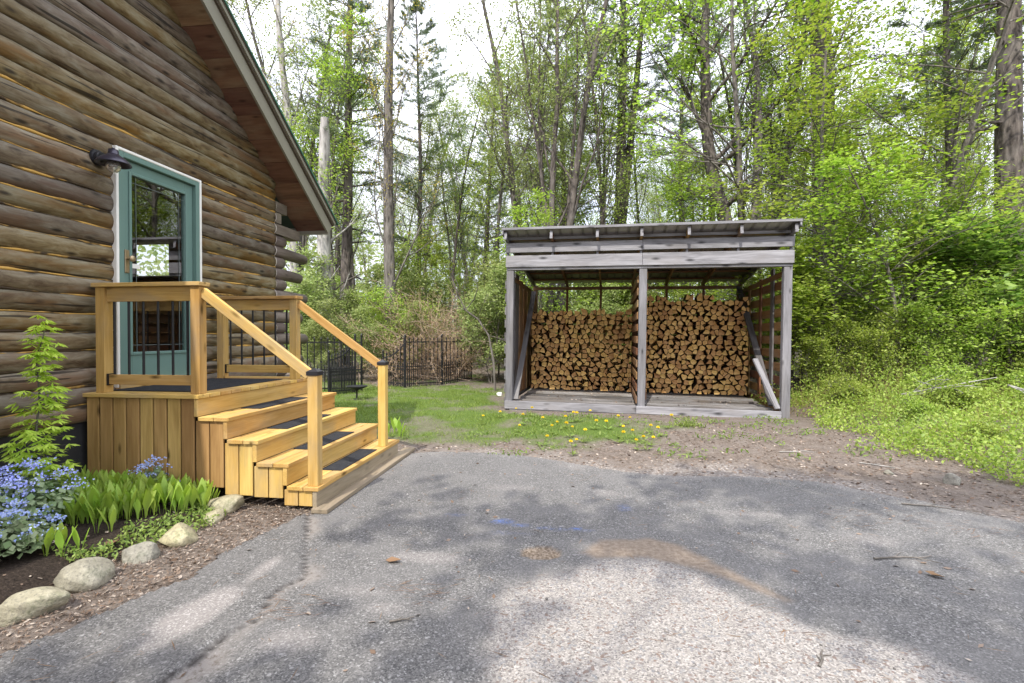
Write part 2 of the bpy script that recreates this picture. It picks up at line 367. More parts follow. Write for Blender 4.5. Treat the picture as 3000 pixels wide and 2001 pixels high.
STRIP = [(-2.86, .5), (-2.72, 1.9), (-2.62, 2.2), (-2.55, 2.45), (-2.43, 3.0), (-2.36, 3.44), (-2.2, 3.9)]
GRAVEL = [(-.1, 1.0), (-.3, 1.7), (-.40, 2.17), (-.46, 2.6), (-.4, 2.86), (-.19, 3.05), (.19, 3.33), (.5, 3.37), (.82, 3.22), (.95, 2.92), (1.24, 2.7), (1.66, 2.57), (1.79, 2.35), (2.0, 1.8), (1.9, 1.0)]
def ground_h(x, y):
    dr = poly_sd(x, y, DRIVE)
    out = sm(-dr, .0, .5)
    h = .012 * out + .06 * sm(vnoise(x, y, .5, 3) - .3, 0, .6) * sm(-dr, .3, 3)
    h = h + .10 * sm(poly_sd(x, y, BED), .0, .35)
    h = h + .16 * sm(x, 4.0, 6.0) * sm(-dr, .3, 2) + .3 * sm(vnoise(x, y, .12, 9), .3, .9) * sm(np.hypot(x, y), 14, 40)
    h = h * (1 - .75 * sm(1.0 - np.maximum(np.abs(x - 1.3) - 2.7, np.abs(y - 11.4) - 2.0), 0, 1))
    h = h * (1 - .9 * sm(.3 - np.maximum(np.abs(x + 3.3) - 1.2, np.abs(y - 4.95) - 1.0), 0, .3))
    return np.where(dr > .02, -.02, h)
def axis_pts(a, b, st, far, g=1.25):
    m = list(np.arange(a, b + 1e-6, st)); s_ = st; p = b
    while p < far: s_ *= g; p += s_; m.append(p)
    s_ = st; p = a; l = []
    while p > -far: s_ *= g; p -= s_; l.append(p)
    return np.array(l[::-1] + m)
gx = axis_pts(-7, 8, .08, 220); gy = axis_pts(0, 15, .08, 220)
X, Y = np.meshgrid(gx, gy, indexing='xy'); Xf, Yf = X.ravel(), Y.ravel()
def quads(nx, ny):
    i = np.arange(nx - 1)[None, :] + np.arange(ny - 1)[:, None] * nx; i = i.ravel()
    return np.stack([i, i + 1, i + nx + 1, i + nx], 1)
Zf = ground_h(Xf, Yf)
n1 = vnoise(Xf, Yf, 1.7, 1) - .5; n2 = vnoise(Xf, Yf, 5, 2) - .5
gsd = poly_sd(Xf, Yf, GRASS)
a_grass = sm(gsd + n1 * .9 + n2 * .7, -.15, .5) * (.35 + .65 * sm(vnoise(Xf, Yf, 2.2, 30), .22, .5))
a_grass = np.maximum(a_grass, .9 * sm(n1 + n2 * .5, .05, .3) * sm(Yf, 12, 15))
a_soil = sm(poly_sd(Xf, Yf, BED) + n2 * .15, -.05, .12)
ddr = -poly_sd(Xf, Yf, DRIVE)
a_gravel = .75 * sm(.55 - ddr + n1 * 1.1, 0, .8) * sm(Xf, -2.4, -1.6) * (1 - a_grass)
def ground_mat():
    q = N('yard_soil'); o = q.obj()
    v = q.n('TexVoronoi', i_Vector=o, i_Scale=55.); vc = q.n('SeparateColor', i_Color=v.outputs['Color']).outputs[0]
    fine = q.noise(o, 60, 4, .7); mid = q.noise(o, 4, 5, .6); fl = q.noise(q.mapv(o, (1, 1, 1)), 22, 5, .75, 1.)
    lit = q.ramp(fl, (.3, (.05, .037, .028)), (.48, (.135, .108, .088)), (.6, (.21, .172, .142)), (.72, (.32, .285, .25)))
    lit = q.mix(q.ramp(mid, (.42, 0.), (.66, .6)), lit, (.20, .172, .15))
    gv = q.ramp(vc, (0., (.14, .125, .11)), (.5, (.27, .245, .22)), (.85, (.36, .335, .31)), (1., (.6, .57, .54)))
    gv = q.mix(q.ramp(fl, (.5, 0.), (.62, .55)), gv, (.2, .14, .095))
    so = q.ramp(fine, (.3, (.014, .011, .009)), (.6, (.05, .038, .03)), (.75, (.12, .09, .07)))
    gr = q.ramp(fine, (.3, (.045, .075, .016)), (.7, (.13, .19, .04)))
    c = q.mix(q.attr('gravel'), lit, gv); c = q.mix(q.attr('grass'), c, gr); c = q.mix(q.attr('soil'), c, so)
    return q.pbr(c, .95, q.bump(q.math('ADD', fl, fine), .7, .02), 0, .1)
tag(np_mesh('ground', np.stack([Xf, Yf, Zf], 1), quads(len(gx), len(gy)), ground_mat(), smooth=True, attrs=dict(grass=a_grass, soil=a_soil, gravel=a_gravel)), kind='structure')

gx = axis_pts(-3.1, 4.8, .03, 14, 1.3); gy = axis_pts(1.3, 6.4, .03, 9, 1.3)
X, Y = np.meshgrid(gx, gy, indexing='xy'); Xf, Yf = X.ravel(), Y.ravel()
n1 = vnoise(Xf, Yf, 2.2, 11) - .5; n2 = vnoise(Xf, Yf, 9, 12) - .5
sd = poly_sd(Xf, Yf, DRIVE) + n2 * .07 + n1 * .05 * sm(Xf, -2, -1)
F = quads(len(gx), len(gy)); F = F[(sd[F] > 0).all(1)]
a_gr = sm(poly_sd(Xf, Yf, GRAVEL) + n1 * .12 + n2 * .05, -.06, .10)
a_edge = .7 * sm(.2 - sd + n1 * .6, 0, .4) * sm(Yf, 4.2, 5.2)
CR = [(-1.78, 1.2), (-1.73, 1.91), (-1.71, 2.05), (-1.73, 2.2), (-1.67, 2.41), (-1.72, 2.7), (-1.66, 2.85), (-1.78, 3.1), (-1.86, 3.2), (-2.02, 3.52), (-2.22, 3.88)]
dc = line_d(Xf + n2 * .07, Yf, CR)
side = sm(Xf - np.interp(Yf, [p[1] for p in CR], [p[0] for p in CR]), -.02, .02)
a_crack = sm(.013 + n2 * .012 - dc, 0, .008); a_seam = side * sm(.12 + n1 * .3 - dc, 0, .10) * .85
a_sand_sun = sm(.16 - np.hypot((Xf + 2.02) / 1.0, (Yf - 2.42) / 2.2) + n1 * .12 + n2 * .06, -.02, .06)
for (x, y, rx, ry, s_) in [(-1.98, 2.95, .08, .25, .8), (-1.0, 2.6, .22, .12, .45), (-1.4, 2.27, .14, .1, .5), (-.97, 3.22, .26, .1, .55), (-1.2, 2.75, .25, .1, .4), (-.7, 4.8, .3, .12, .3), (.3, 4.78, .15, .12, .35), (1.5, 4.35, .4, .1, .3), (2.2, 3.9, .3, .15, .3)]:  # pale ovals paint sun dapples into the asphalt, under the crown gaps
    a_sand_sun = np.maximum(a_sand_sun, s_ * sm(1.1 - np.hypot((Xf - x) / rx, (Yf - y) / ry) + n1 * 1.2, 0, .8))
a_blue = np.zeros_like(Xf)
for (x, y, rx, ry, s_) in [(-.95, 4.02, .16, .04, .25), (-.58, 3.92, .12, .06, .8), (-.42, 3.86, .12, .035, .6), (-.22, 3.82, .16, .03, .35), (.03, 3.84, .05, .02, .9), (.12, 3.81, .1, .03, .35), (.44, 4.35, .08, .12, .3), (-.5, 3.7, .2, .04, .15)]:
    a_blue = np.maximum(a_blue, s_ * sm(1. - np.hypot((Xf - x) / rx, (Yf - y) / ry) + n2 * 1.4 + n1 * .6, 0, .7))
a_brown = sm(poly_sd(Xf, Yf, [(.03, 3.42), (.2, 3.67), (.56, 3.74), (.8, 3.62), (.95, 3.36), (1.25, 2.95), (1.2, 2.9), (.9, 3.2), (.5, 3.39), (.16, 3.33)]) + n2 * .05, -.02, .06)
ph = np.hypot((Xf + .21) / .15, (Yf - 3.40) / .11) + n2 * .6 + n1 * .3
a_hole = sm(1. - ph, 0, .15)
Z = .0 + .004 * n1 + a_gr * (.010 + .012 * (vnoise(Xf, Yf, 14, 5) - .5)) - a_hole * .016 + (1 - side) * sm(.3 - dc, 0, .25) * .018 * (dc < .3) - .008 * a_crack
def asphalt():
    q = N('old_asphalt'); o = q.obj()
    v = q.n('TexVoronoi', i_Vector=o, i_Scale=130.); vc = q.n('SeparateColor', i_Color=v.outputs['Color']).outputs[0]
    v2 = q.n('TexVoronoi', i_Vector=o, i_Scale=75.); vd = q.n('SeparateColor', i_Color=v2.outputs['Color']).outputs[1]
    fine = q.noise(o, 160, 3, .7); mid = q.noise(o, 2.2, 5, .62); sp = q.noise(o, 28, 4, .75)
    base = q.ramp(vc, (0., (.06, .059, .058)), (.6, (.136, .131, .125)), (.9, (.18, .173, .165)), (1., (.28, .275, .265)))
    base = q.mix(q.ramp(vd, (.975, 0.), (.985, .6)), base, (.36, .35, .34))
    base = q.mix(q.ramp(mid, (.4, 0.), (.66, .5)), base, (.17, .163, .157))
    dust_sun = q.ramp(vc, (0., (.19, .175, .165)), (.8, (.27, .248, .232)), (1., (.40, .38, .36)))  # pale tone shared by the sandy patch and the painted sun dapples
    gv = q.ramp(vc, (0., (.12, .11, .105)), (.35, (.24, .22, .198)), (.75, (.30, .276, .25)), (1., (.39, .365, .335)))
    gv = q.mix(q.ramp(vd, (.78, 0.), (.9, .7)), gv, (.17, .18, .19))
    gv = q.mix(q.ramp(vd, (.9, 0.), (.96, .7)), gv, (.16, .10, .07))
    br = q.ramp(sp, (.35, (.15, .11, .08)), (.65, (.28, .225, .17)))
    c = q.mix(q.attr('sand_sun'), base, dust_sun); c = q.mix(q.attr('edge'), c, gv)
    c = q.mix(q.math('MULTIPLY', q.attr('blue'), q.ramp(sp, (.42, .08), (.6, .9))), c, (.09, .17, .44))
    c = q.mix(q.attr('gravel'), c, gv); c = q.mix(q.math('MULTIPLY', q.attr('brown'), .85), c, br)
    c = q.mix(q.attr('seam'), c, q.mix(q.ramp(sp, (.36, 0.), (.5, 1.)), (.12, .095, .075), (.245, .222, .20)))
    c = q.mix(q.math('MULTIPLY', q.attr('crack'), .85), c, (.028, .024, .022))
    c = q.mix(q.attr('hole'), c, q.mix(q.ramp(vd, (.2, 0.), (.9, 1.)), (.12, .088, .06), (.26, .21, .16)))
    return q.pbr(c, .88, q.bump(q.math('ADD', fine, q.math('MULTIPLY', vc, .6)), .55, .006), 0, .25)
tag(np_mesh('driveway', np.stack([Xf, Yf, Z], 1), F, asphalt(), smooth=True, attrs=dict(gravel=a_gr, edge=a_edge, sand_sun=a_sand_sun, seam=a_seam, crack=a_crack, blue=a_blue, brown=a_brown, hole=a_hole)), kind='structure')
# ================================================================== log house
HW = -4.4                      # outer face of the gable wall
RS = .7142; YC = 2.8; ZR = 5.171 - RS * 4.9   # soffit line on the wall: z = ZR + RS... falling towards +Y
def roof_z(y): return 5.171 - RS * (YC + abs(y - YC) - 4.9)
house = thing('log_house', 'brown log house with a green door, deep wooden eaves and yellow caulk between the logs', 'house', (HW, YC, 0))
def H(o): o.parent = house; o.matrix_parent_inverse = Matrix.Translation((HW, YC, 0)).inverted(); return o
rg = random.Random(3)
DY0, DY1, DZ0, DZ1 = 4.27, 5.31, 1.0, 3.31      # door opening
lw = MB(); ch = MB(); LS = .165; i = 0; z = .80
def wob(y, k): return math.sin(y * 1.7 + k) * .5 + math.sin(y * 4.1 + k * 2.3) * .3 + math.sin(y * 9.7 + k * 5) * .2
while z < roof_z(YC):
    ymax = 6.85; 
    halfspan = (roof_z(YC) - (z - .085)) / RS
    y1 = min(YC + halfspan, 6.85); y0 = max(YC - halfspan, -1.3)
    full = y1 >= 6.8
    segs = [(y0, y1)]
    if DZ0 < z < DZ1 + .05: segs = [(y0, DY0), (DY1, y1)]
    k = rg.uniform(0, 99); r0 = .0855 * rg.uniform(.96, 1.04); rbv = rg.random()
    for (a, b) in segs:
        n = max(3, int((b - a) / .09)); pts = []; rr = []
        for j in range(n + 1):
            y = a + (b - a) * j / n
            pts.append((HW - .09 + .006 * wob(y, k + 7), y, z + .007 * wob(y, k))); rr.append(r0 * (1 + .045 * wob(y * 1.3, k + 3)))
        lw.tube(pts, rr, 16); lw.r[-len(pts) * 16:] = [rbv] * (len(pts) * 16)
        for q_ in range(len(lw.v) - len(pts) * 16, len(lw.v)):
            v = lw.v[q_]; lw.v[q_] = (HW - .05 + (v[0] - HW + .09) * .64, v[1], v[2])
        n = max(4, int((b - a) / .06)); pts = []; rr = []
        for j in range(n + 1):
            y = a + (b - a) * j / n
            pts.append((HW - .022 + .007 * wob(y * 2, k + 1), y, z + LS / 2 - .004 + .007 * wob(y, k) + .007 * wob(y * 2.7, k + 4))); rr.append(max(.002, .0085 + .009 * wob(y * 3.1, k + 9)))
        if z + LS < roof_z(a if a > YC else b) - .1: ch.tube(pts, rr, 6)
    z += LS; i += 1
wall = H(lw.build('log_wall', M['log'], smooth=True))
c = ch.build('caulk_line', M['chink'], smooth=True); c.parent = wall
# crossing log ends past the corner
z = .80; i = 0
while z < 3.55:
    e = MB(); L = (7.75, 7.15, 7.6, 7.1)[i % 4] if z < 3.3 else 7.25
    if z > 2.95: e.box(HW - .18, HW - .005, 6.86, L - .1, z - .075, z + .075, 1)
    else: e.tube([(HW - .09, 6.86, z), (HW - .09, 7.1, z + .004), (HW - .09, L, z - .004)], [.088, .09, .082], 14)
    H(e.build('log_end', M['log_end'], smooth=z < 2.95))
    r_ = MB(); r_.tube([(HW - .09 + .096 * math.cos(a * .35 - 1.6), 6.855, z + .094 * math.sin(a * .35 - 1.6)) for a in range(10)], .007, 5)
    c = r_.build('caulk_ring', M['lath'], smooth=True); H(c)
    z += LS; i += 1
# body of the house behind the logs: hollow, with a real window in the far side wall
b = MB()
b.box(-4.62, -4.56, -1.1, DY0, .7, 3.4); b.box(-4.62, -4.56, DY1, 6.6, .7, 3.4); b.box(-4.62, -4.56, DY0, DY1, DZ1, 3.4)
WX0, WX1, WZ0, WZ1 = -6.66, -5.94, 2.40, 2.90
b.box(-11, WX0, 6.6, 6.8, .7, 3.4); b.box(WX1, -4.5, 6.6, 6.8, .7, 3.4); b.box(WX0, WX1, 6.6, 6.8, .7, WZ0); b.box(WX0, WX1, 6.6, 6.8, WZ1, 3.4)
b.box(-11, -4.5, -1.3, -1.1, .7, 3.4); b.box(-11.2, -11, -1.3, 6.8, .7, 3.4)
b.box(-11, -4.63, -1.1, 6.6, .8, .9); b.box(-11, -4.63, -1.1, 6.6, 3.42, 3.5)
for k in range(12):
    za = 3.4 + k * .27; hs = (roof_z(YC) - za - .27) / RS
    if hs > .1: b.box(-4.62, -4.56, YC - hs, min(YC + hs, 6.7), za, za + .27)
H(b.build('interior_wall', M['interior']))
b = MB(); b.box(-11.2, -4.46, -1.3, 6.75, -.2, .74); H(b.build('foundation', M['foundation']))
# roof
XO = -3.98
b = MB()
for s in (1, -1):
    a = Vector((0, YC, roof_z(YC) + .05)); e_ = Vector((0, YC + s * 4.85, roof_z(YC + 4.85) + .05)); d = (e_ - a).normalized(); nrm = Vector((0, s * RS, 1)).normalized()
    vs = [Vector((x, 0, 0)) + p + nrm * h for h in (.0, .2) for p in (a, e_) for x in (-11.6, -3.995)]
    b.add(vs, [(0, 1, 3, 2), (4, 6, 7, 5), (0, 4, 5, 1), (2, 3, 7, 6), (0, 2, 6, 4), (1, 5, 7, 3)], [(v.y, v.x, v.z) for v in vs])
roof = H(b.build('roof', M['shingle']))
def along(y): return Vector((0, y, roof_z(y)))
YE = YC + 4.86
sf = MB(); y = YC
while y < YE - .02:
    w = .29; y2 = min(y + w, YE); p, q_ = along(y + .004), along(y2 - .004)
    vs = [Vector((x, 0, 0)) + t + Vector((0, 0, h)) for h in (.0, .04) for t in (p, q_) for x in (-4.52, XO - .03)]
    sf.add(vs, [(0, 2, 3, 1), (4, 5, 7, 6), (0, 1, 5, 4), (2, 6, 7, 3), (0, 4, 6, 2), (1, 3, 7, 5)], [(v.x, v.y, v.z) for v in vs]); y = y2
H(sf.build('soffit', M['soffit']))
def rake(name, x0, x1, o0, o1, m, ys=YC, ye=YE):
    q_ = MB(); a, e_ = along(ys), along(ye); nrm = Vector((0, RS, 1)).normalized()
    vs = [Vector((x, 0, 0)) + p + nrm * h for h in (o0, o1) for p in (a, e_) for x in (x0, x1)]
    q_.add(vs, [(0, 2, 3, 1), (4, 5, 7, 6), (0, 1, 5, 4), (2, 6, 7, 3), (0, 4, 6, 2), (1, 3, 7, 5)], [(v.y, v.x, v.z) for v in vs])
    return H(q_.build(name, m))
rake('rake_board', XO - .03, XO, -.03, .155, M['tan_metal']); rake('rake_groove', XO - .03, XO + .028, .155, .178, M['brown_metal'])
rake('rake_trim', XO - .03, XO + .05, .178, .222, M['tan_metal']); rake('brown_strip', XO - .03, XO + .058, .222, .238, M['brown_metal'])  # thin brown strip between the trim and the green roof edge
rake('roof_edge', XO - .03, XO + .072, .238, .262, M['green_metal'], YC, YE + .04)
b = MB(); b.box(-11.5, XO - .002, YE - .04, YE, roof_z(YE) - .03, roof_z(YE) + .15)
H(b.build('eave_board', M['tan_metal']))
# door
door = MB(); 
tr = MB(); tr.box(HW - .05, HW + .035, DY0 - .03, DY0, DZ0, DZ1 + .03); tr.box(HW - .05, HW + .035, DY1, DY1 + .03, DZ0, DZ1 + .03); tr.box(HW - .05, HW + .035, DY0, DY1, DZ1, DZ1 + .03)
H(tr.build('door_trim', M['white_trim'], bevel=.006))
fr = MB(); fr.box(HW - .12, HW + .03, DY0, DY0 + .055, DZ0, DZ1); fr.box(HW - .12, HW + .03, DY1 - .055, DY1, DZ0, DZ1); fr.box(HW - .12, HW + .03, DY0 + .055, DY1 - .055, DZ1 - .055, DZ1)
H(fr.build('door_frame', M['green_paint'], bevel=.004))
a0, a1 = DY0 + .06, DY1 - .06; x0, x1 = HW - .06, HW - .015; g0, g1, gz0, gz1 = a0 + .115, a1 - .115, 1.34, DZ1 - .19
door.box(x0, x1, a0, g0, DZ0 + .02, DZ1 - .06); door.box(x0, x1, g1, a1, DZ0 + .02, DZ1 - .06); door.box(x0, x1, g0, g1, gz1, DZ1 - .06); door.box(x0, x1, g0, g1, DZ0 + .02, gz0)
for (p, q_, r_, s_) in [(g0 - .03, g0, gz0 - .03, gz1 + .03), (g1, g1 + .03, gz0 - .03, gz1 + .03), (g0, g1, gz1, gz1 + .03), (g0, g1, gz0 - .03, gz0)]: door.box(x1, x1 + .014, p, q_, r_, s_)
door = H(door.build('storm_door', M['green_paint'], bevel=.004))
def DC(o): o.parent = door; return o
b = MB(); b.box(HW - .04, HW - .034, g0, g1, gz0, gz1); DC(b.build('glass_pane', M['glass']))
b = MB()
for zz in (gz1 - .07, gz0 + .07): b.box(HW - .033, HW - .030, g0, g1, zz - .0025, zz + .0025)
for yy in (g0 + .07, g1 - .07): b.box(HW - .0295, HW - .027, yy - .0025, yy + .0025, gz0, gz1)
DC(b.build('etched_line', plain('etched_glass', (.13, .16, .15), .4)))
b = MB(); b.box(HW - .033, HW - .026, g0 + .012, g0 + .11, 2.19, 2.235); DC(b.build('sticker', M['white_trim']))
b = MB(); b.box(HW - .015, HW - .003, a0 + .035, a0 + .085, 2.13, 2.36); b.lathe((HW - .003, a0 + .06, 2.27), [(.012, 0), (.012, .035), (.03, .045), (.032, .06), (.02, .072), (.001, .075)], 16, 'x')
DC(b.build('handle', M['brass'], bevel=.004))
b = MB(); b.box(HW - .1, HW + .05, DY0 - .02, DY1 + .02, DZ0 - .02, DZ0 + .05); H(b.build('threshold', M['cedar']))
# inner door behind the storm door, standing open a little into the room
b = MB(); b.box(-5.40, -4.70, 4.30, 4.34, .92, 3.2); H(b.build('inner_door', M['green_paint']))
# wall lamp
lamp = thing('wall_lamp', 'dark metal lamp with a clear bulb at the top left corner of the green door', 'lamp', (HW, 4.08, 3.16))
def LP(o): o.parent = lamp; return o
b = MB(); b.lathe((0, 0, 0), [(.001, .062), (.045, .06), (.052, .05), (.058, .02), (.07, .018), (.075, .0)], 28, 'x'); b.tube([(.05, 0, .0), (.10, 0, .0), (.135, 0, .045), (.17, 0, .055)], .011, 8); LP(b.build('mount_plate', M['black_plastic'], smooth=False))
b = MB(); b.lathe((.17, 0, 0), [(.001, .085), (.012, .083), (.014, .07), (.038, .066), (.042, .03), (.05, .02), (.06, .012), (.085, -.004), (.115, -.03), (.137, -.062), (.14, -.068), (.134, -.064), (.11, -.034), (.05, .0), (.001, .002)], 32); LP(b.build('lamp_shade', M['lamp_metal'], smooth=True))
b = MB(); b.lathe((.17, 0, -.05), [(.016, .04), (.02, .02), (.05, -.005), (.06, -.035), (.052, -.068), (.028, -.09), (.001, -.096)], 20); LP(b.build('bulb', M['bulb'], smooth=True))

# ================================================================== porch with steps
porch = thing('wooden_porch', 'new yellow cedar porch with five steps and railings in front of the green door', 'porch', (-3.3, 4.9, 0))
def PO(o): o.parent = porch; o.matrix_parent_inverse = Matrix.Translation((-3.3, 4.9, 0)).inverted(); return o
PY0, PY1 = 3.95, 5.88; LX = -3.27; TZ = [.985, .79, .598, .405, .212]; TXF = [LX, -2.995, -2.72, -2.44, -2.17]
b = MB(); y = PY0 - .03
while y < PY1: 
    b.box(-4.45, LX + .015, y, min(y + .137, PY1), TZ[0] - .035, TZ[0] + random.uniform(-.001, .001), 0); y += .142
PO(b.build('landing', M['cedar'], bevel=.003))
for i in range(1, 5):
    b = MB(); xm = (TXF[i - 1] + TXF[i]) / 2
    b.box(TXF[i - 1] + .002, xm + .012, PY0 - .02, PY1 + .02, TZ[i] - .035, TZ[i], 1); b.box(xm + .018, TXF[i] + .02, PY0 - .02 - random.uniform(0, .006), PY1 + .02, TZ[i] - .035, TZ[i], 1)
    PO(b.build('tread', M['cedar'], bevel=.003))
for i in range(5):
    b = MB(); z1 = TZ[i] - .036; z0 = TZ[i + 1] + .002 if i < 4 else .02
    b.box(TXF[i] - .038, TXF[i], PY0 - (.012 if i else .018), PY1 + .012, z0, z1, 1)
    PO(b.build('riser', M['cedar'] if i < 4 else M['tread_old'], bevel=.003))
# plank siding of landing and step ends
b = MB(); x = -4.39
while x < LX - .05:
    w = .122; b.box(x, min(x + w, LX - .04), PY0, PY0 + .022, .20 + random.uniform(-.004, .004), TZ[0] - .037, 2); x += w + .013
PO(b.build('plank_skirt', M['cedar_skirt'], bevel=.005))
for i in range(1, 5):
    b = MB(); x0_, x1_ = TXF[i - 1] - (.04 if i == 1 else .037), TXF[i] - .042
    n = 2
    for k in range(n):
        w = (x1_ - x0_) / n; b.box(x0_ + k * w + .005, x0_ + (k + 1) * w - .005, PY0 + .002 - .0, PY0 + .024, (.17, .11, .10, .04)[i - 1], TZ[i] - .037, 2)
    PO(b.build('step_siding', M['cedar'] if i > 1 else M['cedar_skirt'], bevel=.003))
b = MB(); b.box(-4.39, LX - .05, PY1 - .03, PY1 - .005, .15, TZ[0] - .037, 0)
for i in range(1, 5): b.box(TXF[i - 1] - .035, TXF[i] - .042, PY1 - .03, PY1 - .005, .04, TZ[i] - .037, 0)
PO(b.build('far_skirt', M['cedar_skirt']))
PW = .09
posts = {}
for nm, x, y, z0, z1 in [('near_wall', -4.27, 4.015, TZ[0], 1.945), ('near_corner', -3.325, 4.015, TZ[0], 1.945), ('far_wall', -4.27, 5.55, TZ[0], 1.945), ('far_corner', -3.325, 5.55, TZ[0], 1.945), ('near_newel', -2.215, 4.0, TZ[4], 1.185), ('far_newel', -2.215, 5.53, TZ[4], 1.185)]:
    b = MB(); b.box(x - PW / 2, x + PW / 2, y - PW / 2, y + PW / 2, z0, z1, 2); p = PO(b.build('railing_post' if 'newel' not in nm else 'newel_post', M['cedar'], bevel=.004)); posts[nm] = (x, y)
    if 'newel' in nm:
        b = MB(); b.box(x - .052, x + .052, y - .052, y + .052, z1 - .022, z1 + .012)
        v0 = len(b.v); b.add([(x - .052, y - .052, z1 + .012), (x + .052, y - .052, z1 + .012), (x + .052, y + .052, z1 + .012), (x - .052, y + .052, z1 + .012), (x, y, z1 + .042)], [(0, 1, 4), (1, 2, 4), (2, 3, 4), (3, 0, 4)], [(0, 0, 0)] * 5)
        c = b.build('post_cap', M['black_plastic']); c.parent = p
for y in (4.015, 5.55):
    b = MB(); b.box(-4.335, -3.26, y - .07, y + .07, 1.946, 1.982, 0); PO(b.build('top_rail', M['cedar'], bevel=.004))
    b = MB(); b.box(-4.224, -3.371, y - .019, y + .019, 1.815, 1.944, 0); PO(b.build('upper_rail', M['cedar'], bevel=.003))
    b = MB(); b.box(-4.224, -3.371, y - .02, y + .02, 1.06, 1.15, 0); lr = PO(b.build('lower_rail', M['cedar'], bevel=.003))
    b = MB(); b.box(-4.224, -4.205, y - .028, y + .024, 1.052, 1.158); c = b.build('rail_bracket', M['black_iron']); c.parent = lr
    for k in range(6 if y < 5 else 6):
        x = -4.165 + k * .147; b = MB(); b.tube([(x, y, 1.15), (x, y, 1.815)], .0105, 10); PO(b.build('baluster', M['black_iron'], smooth=False))
    # second member of the doubled end post beside the wall
    b = MB(); b.beam((-3.28, y + .0, 1.895), (-2.262, y - .01, 1.165), .04, .088); PO(b.build('handrail', M['cedar'], bevel=.004))
# timber the bottom riser stands on
b = MB(); b.box(-2.20, -2.055, 3.90, 6.22, .0, .04, 1); t = b.build('timber_board', M['tread_old'], bevel=.004)
tag(t, 'grey weathered timber board lying on the asphalt under the bottom step', 'board')
# mats
def mat_obj(name, x0, x1, y0, y1, z, label, cat):
    b = MB(); b.box(x0, x1, y0, y1, z + .001, z + .009); o = b.build(name, M['mat'], bevel=.003); tag(o, label, cat); return o
mat_obj('door_mat', -4.33, -3.42, 4.12, 5.45, TZ[0], 'large black carpet mat on the porch landing before the door', 'mat')
for i, w_ in ((1, 'on the highest step just below the landing'), (2, 'on the second step from the top'), (3, 'on the third step from the top'), (4, 'on the lowest and nearest step, striped by the handrail shadow')):
    mat_obj('tread_mat', TXF[i - 1] + .03, TXF[i] - .03, 4.45, 5.32, TZ[i], 'black carpet tread mat ' + w_, 'mat')

# ================================================================== woodshed
SH = thing('woodshed', 'weathered grey open-front woodshed with two bays and a metal shed roof', 'shed', (-1.37, 9.85, 0), R(-4.2))
SH.rotation_euler = (0, R(.7), R(-4.2))
def SC(o): o.parent = SH; return o
WS = 5.29; DS = 3.5; PWS = .145
def sroof(y): return 3.42 - .155 * y      # underside of rafters
def part(name, m, *boxes, bevel=.004, par=None):
    b = MB()
    for q_ in boxes: b.box(*q_)
    o = b.build(name, m, bevel=bevel); o.parent = par or SH; return o
for (x, y, t, m) in [(0, 0, 2.83, 'grey_post'), (2.60, 0, 2.83, 'grey_post'), (WS - PWS, 0, 2.83, 'grey_post'), (.02, DS - .1, sroof(DS) - .02, 'brown_wood'), (2.62, DS - .1, sroof(DS) - .02, 'brown_wood'), (WS - .13, DS - .1, sroof(DS) - .02, 'brown_wood')]:
    w = PWS if y == 0 else .11
    part('post', M[m], (x, x + w, y, y + w * .9, .0 if x != 2.60 else .16, t, 2), bevel=.008)
part('header_beam', M['grey_wood'], (0, WS / 2 - .002, -.01, .12, 2.832, 2.90, 0), (WS / 2 + .002, WS, -.01, .12, 2.832, 2.90, 0))
part('lower_fascia', M['grey_wood'], (-.01, 2.648, -.045, -.012, 2.885, 3.115, 0), (2.653, WS + .01, -.045, -.012, 2.885, 3.12, 0))
part('upper_fascia', M['grey_wood'], (-.01, 2.648, -.045, -.012, 3.175, 3.365, 0), (2.653, WS + .01, -.045, -.012, 3.183, 3.372, 0))
part('top_plate', M['grey_wood'], (-.0, WS, -.012, .03, 3.43, 3.485, 0))
xs = [0.0, .90, 1.78, 2.60, 3.44, 4.34, WS - .05]
for k, x in enumerate(xs):
    part('stud', M['grey_wood'], (x + .002, x + .043, .0, .06, 2.905, 3.43, 2))
    b = MB(); b.beam((x + .022, -.24, sroof(-.24) + .022), (x + .022, DS + .15, sroof(DS + .15) + .022), .042, .136); o = b.build('rafter', M['brown_wood'] if 0 < k < 6 else M['dark_grey_wood'], bevel=.003); o.parent = SH
    b = MB(); b.beam((x + .022, -.245, sroof(-.245) + .018), (x + .022, -.235, sroof(-.235) + .018), .052, .15); c = b.build('rafter_tip', M['grey_wood']); c.parent = o
for k in range(6):
    y = .25 + k * .62; b = MB(); b.box(-.05, WS + .05, y, y + .085, sroof(y) + .092, sroof(y) + .128, 0); o = b.build('purlin', M['brown_wood']); o.parent = SH
# ribbed sheet
xs_ = np.arange(-.04, WS + .041, .02); vs = []; prof = [.022 if (int(round((x + .04) / .02)) % 11) in (0, 1) else 0 for x in xs_]
for y in (-.28, DS + .3):
    for x, h in zip(xs_, prof): vs.append((x, y, sroof(y) + .132 + h))
n = len(xs_); vs2 = [(a, b_, c_ + .006) for a, b_, c_ in vs]
Fq = [(i, i + 1, n + i + 1, n + i) for i in range(n - 1)] + [(2 * n + i, 3 * n + i, 3 * n + i + 1, 2 * n + i + 1) for i in range(n - 1)] + [(i, 2 * n + i, 2 * n + i + 1, i + 1) for i in range(n - 1)] + [(n + i, n + i + 1, 3 * n + i + 1, 3 * n + i) for i in range(n - 1)]
np_mesh('metal_roof', vs + vs2, Fq, M['sheet'], SH)
b = MB(); b.beam((-.05, -.27, sroof(-.27) + .14), (WS + .05, -.27, sroof(-.27) + .14), .03, .045); o = b.build('roof_edge', M['grey_wood']); o.parent = SH
